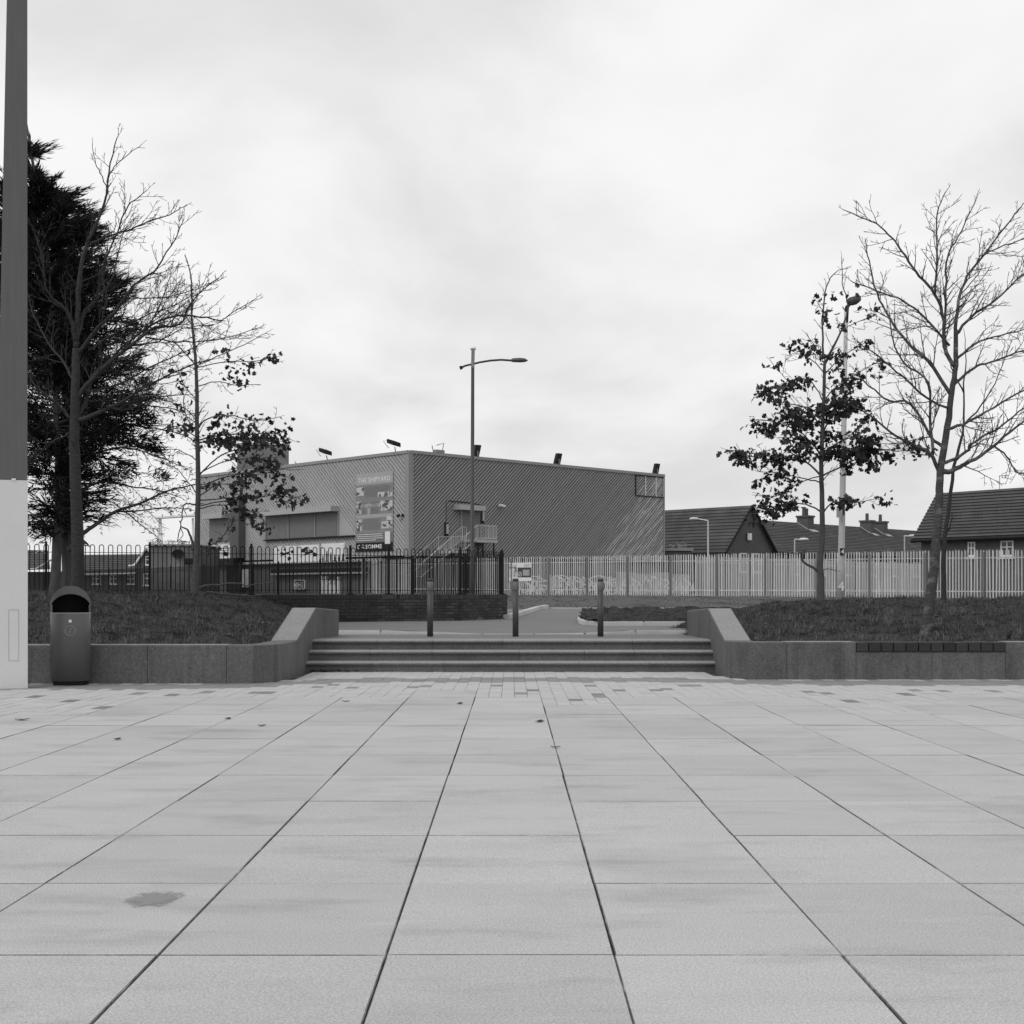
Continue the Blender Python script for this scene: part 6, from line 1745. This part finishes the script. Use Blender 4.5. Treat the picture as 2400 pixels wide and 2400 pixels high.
limD = [(z2_([(1270, 160), (1450, 80), (1620, 0), (1730, -60)]), .1, .012, .7, 1, 0),
        (z2_([(1272, 170), (1480, 130), (1640, 130), (1790, 100)]), -.1, .012, .35, 1.0, .55),
        (z2_([(1270, 160), (1180, 60), (1080, -30)]), .2, .012, .2, .6, .5),
        (z2_([(1278, 290), (1400, 260), (1520, 285), (1640, 280)]), .2, .012, .2, 1.0, .7),
        (z2_([(1276, 570), (1340, 500), (1480, 480), (1640, 510), (1800, 490)]), -.15, .016, .15, 1.0, .75),
        (z2_([(1280, 640), (1420, 610), (1640, 600), (1780, 600), (1890, 640)]), .15, .018, .1, 1.0, 1.3),
        (z2_([(1280, 660), (1450, 640), (1600, 640), (1760, 640)]), -.3, .014, .1, 1.0, .9),
        (z2_([(1275, 590), (1200, 470), (1185, 330)]), .1, .012, .3, 1.0, .7),
        (z2_([(1276, 620), (1180, 570), (1110, 550), (1030, 580)]), -.1, .014, .35, 1.0, 1.0),
        (z2_([(1285, 870), (1400, 760), (1560, 690), (1740, 660)]), .2, .018, .6, 1.0, .7),
        (z2_([(1285, 960), (1420, 890), (1620, 850), (1800, 830), (1930, 830)]), -.1, .018, .35, 1.0, .85),
        (z2_([(1285, 860), (1420, 790), (1560, 760), (1790, 750)]), -.2, .014, .35, 1.0, .8),
        (z2_([(1288, 1030), (1400, 1020), (1560, 1010), (1720, 1000)]), .2, .016, .25, .9, .75),
        (z2_([(1288, 1000), (1400, 930), (1520, 930), (1620, 960)]), -.3, .014, .25, 1.0, 1.0),
        ([(465, 1185), (545, 1172), (600, 1168), (640, 1160), (690, 1168), (706, 1162)], .1, .014, .6, 1.0, 1.2),
        (z2_([(1288, 1080), (1420, 1060), (1560, 1070), (1700, 1150), (1720, 1200)]), -.2, .014, .45, 1.0, .9),
        ([(466, 1290), (490, 1278), (513, 1268), (526, 1252), (548, 1223), (575, 1217), (600, 1215)], -.1, .016, .3, 1.0, .35),
        ([(461, 1304), (480, 1298), (499, 1294), (521, 1286), (537, 1285)], -.1, .012, .2, 1.0, .3),
        ([(462, 1080), (430, 1060), (400, 1052), (380, 1065)], .1, .012, .4, 1.0, .25),
        ([(462, 1160), (440, 1130), (415, 1100), (370, 1080)], .3, .012, .5, 1.0, .12),
        ([(462, 940), (430, 900), (415, 860)], 0, .01, .3, 1, .5)]
leafy('young_oak', 37, 26.8, (458, 1402), [(457, 1416), (457, 1370), (459, 1330), (462, 1271), (464, 1126), (462, 981), (460, 872), (455, 800), (449, 743), (449, 664), (438, 609)], (.098, .009),
      limD, 'thin young oak with sparse dark leaves at the end of the left-hand bank', M_BARK2, 1.35,
      extra=[([(452, 1290), (448, 1262), (442, 1245), (430, 1236), (424, 1233)], .03, .01), ([(458, 1183), (440, 1180), (430, 1186), (426, 1215), (421, 1245), (415, 1270)], .02, .008), ([(424, 1236), (428, 1255), (416, 1268)], .010, .006),
             ([(462, 1380), (475, 1374), (507, 1371), (550, 1367), (565, 1368), (580, 1373), (600, 1368), (640, 1366)], .028, .008), ([(462, 1400), (475, 1395), (485, 1389), (500, 1388), (522, 1391), (550, 1394), (580, 1397), (612, 1394), (618, 1385)], .024, .007)])

# dark conifer behind the left bare tree
te_ = Tree(5); DE = 27.6
E_tree = thing('dark_conifer', px(134, 1400, DE), 'big black-green feathery conifer behind the leafless tree and the mast', 'tree')
te_.limb([(122, 1415), (130, 1360), (134, 1250), (136, 1150), (134, 1000), (125, 800), (110, 600), (80, 400), (62, 290)], DE, 0, .125, .02, 10, .01)
te_.limb([(158, 1400), (156, 1250), (152, 1100), (160, 900), (180, 750), (190, 650)], DE + .5, 0, .13, .02, 10, .01)
rs = np.random.RandomState(12)
PROF = [(290, 8), (340, 16), (400, 26), (425, 72), (480, 100), (560, 116), (650, 140), (720, 152), (800, 172), (880, 195), (930, 215), (980, 200), (1050, 160), (1120, 125), (1180, 105), (1250, 85)]
VV = []
mm = DE / F
for i in range(430):
    v = rs.uniform(420, 1215) if i > 70 else (rs.uniform(420, 720) if i > 14 else rs.uniform(290, 420))
    ext = lerp(PROF, v) * mm
    trunk_u = lerp([(290, 62), (400, 80), (600, 110), (800, 125), (1000, 134), (1300, 134)], v)
    ang = rs.uniform(0, 2 * np.pi)
    Ln = ext * rs.uniform(.42, 1.24) + .06
    if v > 1060: Ln *= .8
    p0 = px(trunk_u, v + 40, DE)
    hd2 = Vector((math.cos(ang), math.sin(ang), 0)); rise = rs.uniform(.25, .65) if v < 900 else rs.uniform(-.15, .35)
    pts = [p0]; d = hd2 + Vector((0, 0, rise)); d.normalize()
    nseg = 6
    for j in range(nseg):
        d = d + Vector((rs.normal(0, .07), rs.normal(0, .07), rs.normal(-.03, .06))); d.normalize(); pts.append(pts[-1] + d * Ln / nseg)
    te_.tw.tube(pts, [.02 - .015 * j / nseg for j in range(nseg + 1)], 4, False)
    nsp = int(Ln * 112) + 20
    if v > 1080: nsp = int(nsp * .35)
    for k in range(nsp):
        x = (rs.uniform(.18, 1.05)) * nseg; j = min(nseg - 1, int(x)); q = pts[j] + (pts[j + 1] - pts[j]) * (x - j)
        tan = (pts[j + 1] - pts[j]).normalized()
        q = q + Vector(rs.normal(0, .055, 3))
        dd = tan * .9 + Vector(rs.normal(0, .38, 3)) + Vector((.05, 0, .12)); dd.normalize()
        ln = rs.uniform(.10, .26) * (1.15 if v < 700 else 1); wd = rs.uniform(.008, .02)
        sd = dd.cross(Vector(rs.normal(0, 1, 3))); sd.normalize()
        a = q; b = q + dd * ln
        m1 = q + dd * ln * .4
        VV += [tuple(a), tuple(m1 + sd * wd), tuple(b), tuple(m1 - sd * wd)]
    if v < 760:
        tan = (pts[-1] - pts[-2]).normalized()
        for k in range(60):
            q = pts[-1] - tan * rs.uniform(-.32, .3) + Vector(rs.normal(0, .022, 3)); dd = tan + Vector(rs.normal(0, .16, 3)) + Vector((.15, 0, .16)); dd.normalize(); ln = rs.uniform(.10, .24); sd = dd.cross(Vector(rs.normal(0, 1, 3))); sd.normalize()
            VV += [tuple(q), tuple(q + dd * ln * .4 + sd * .008), tuple(q + dd * ln), tuple(q + dd * ln * .4 - sd * .008)]
    # plume at the branch end
    for k in range(26 if v < 1080 else 8):
        tan = (pts[-1] - pts[-2]).normalized(); q = pts[-1] - tan * rs.uniform(0, .25) + Vector(rs.normal(0, .03, 3))
        dd = tan + Vector(rs.normal(0, .25, 3)) + Vector((.1, 0, .1)); dd.normalize(); ln = rs.uniform(.12, .3); sd = dd.cross(Vector(rs.normal(0, 1, 3))); sd.normalize()
        VV += [tuple(q), tuple(q + dd * ln * .4 + sd * .010), tuple(q + dd * ln), tuple(q + dd * ln * .4 - sd * .010)]
# sparse drooping limbs to the right
for pp, sl, r0 in (([(160, 1290), (190, 1255), (217, 1235), (272, 1199), (326, 1180), (380, 1155), (446, 1137), (480, 1135)], -.1, .055),
                   ([(272, 1199), (330, 1196), (400, 1190), (450, 1195)], .2, .022), ([(160, 1180), (230, 1130), (300, 1140), (370, 1150), (420, 1165)], .2, .03),
                   ([(158, 1100), (230, 1060), (300, 1050), (380, 1075), (440, 1100)], -.2, .03), ([(160, 1040), (250, 1000), (340, 1000), (430, 1020), (470, 1050)], .2, .028),
                   ([(160, 1140), (200, 1110), (260, 1100), (340, 1110)], -.4, .022), ([(156, 1230), (200, 1190), (250, 1170), (330, 1230), (370, 1260)], .1, .022),
                   ([(160, 980), (240, 940), (330, 930), (420, 950), (460, 985)], .3, .024), ([(150, 1250), (110, 1230), (80, 1240), (60, 1260)], -.2, .02)):
    C, r_ = te_.limb(pp, DE, sl, r0, .007, 6); te_.dress(C, r_, .25, .16, (.3, .7), -.1, droop=.35, spread=.85)
    for k in range(int(len(C) * 7)):
        j = rs.randint(len(C) // 3, len(C) - 1); q = C[j] + Vector(rs.normal(0, .09, 3)); dd = Vector((rs.normal(.3, .5), rs.normal(0, .5), rs.normal(.1, .4))); dd.normalize(); ln = rs.uniform(.06, .16); sd = dd.cross(Vector(rs.normal(0, 1, 3))); sd.normalize()
        VV += [tuple(q), tuple(q + dd * ln * .4 + sd * .010), tuple(q + dd * ln), tuple(q + dd * ln * .4 - sd * .010)]
te_.finish(E_tree, M_BARKC)
# denser dark tufts
for (cu, cv, ru, rv, nn_, dz) in ((330, 975, 34, 22, 420, .2), (255, 1010, 60, 45, 900, -.2), (215, 930, 70, 60, 1200, .4), (285, 1105, 30, 20, 240, .1), (380, 1118, 16, 12, 120, 0), (245, 660, 22, 40, 400, .2), (180, 560, 30, 40, 500, .1),
                                  (335, 900, 25, 18, 260, -.2), (350, 1050, 22, 12, 160, .2), (90, 1235, 30, 14, 160, 0), (225, 760, 45, 60, 900, .2), (230, 850, 60, 40, 900, .3), (130, 1000, 90, 110, 2600, .6), (110, 800, 80, 120, 2200, .7), (200, 1180, 20, 25, 160, .3)):
    c0 = px(cu, cv, DE + dz)
    for k in range(nn_):
        q = c0 + Vector((rs.normal(0, .5) * ru * mm, rs.normal(0, .35), rs.normal(0, .5) * rv * mm)); dd = Vector((rs.normal(.25, .6), rs.normal(0, .6), rs.normal(.25, .5))); dd.normalize(); ln = rs.uniform(.09, .22); sd = dd.cross(Vector(rs.normal(0, 1, 3))); sd.normalize(); wd = rs.uniform(.008, .016)
        VV += [tuple(q), tuple(q + dd * ln * .4 + sd * wd), tuple(q + dd * ln), tuple(q + dd * ln * .4 - sd * wd)]
V = np.array(VV) - np.array(WL[E_tree.name])[None, :]
o = put('foliage', npmesh('foliage', V, 4, M_NEEDLE), E_tree, WL[E_tree.name]); o['kind'] = 'stuff'

# ------------------------------------------------------------------ bird on the right wall
bp_ = Vector((7.30, 20.42, .56))
bird = thing('starling', bp_, 'small dark bird standing on the right granite wall beyond the timber bench', 'bird')
m = MB(); ax = Vector((.45, .25, .86)).normalized()
prof = [(-.085, .004), (-.06, .010), (-.035, .022), (-.01, .034), (.015, .036), (.035, .030), (.05, .022), (.06, .021), (.072, .020), (.083, .013), (.09, .006), (.108, .001)]
c0 = bp_ + Vector((0, 0, .062))
pts = [c0 + ax * a if a < .05 else c0 + ax * .05 + (ax * .5 + Vector((.5, .1, .1))).normalized() * (a - .05) for a, r in prof]
m.tube(pts, [r for a, r in prof], 12); m.build('body', M_BLACK, bird, smooth=True)
for s_ in (-1, 1): MB().tube([c0 + Vector((.005, .012 * s_, -.02)), bp_ + Vector((.012, .012 * s_, 0)), bp_ + Vector((.03, .014 * s_, -.002))], .003, 4).build('leg', M_BLACK, bird)
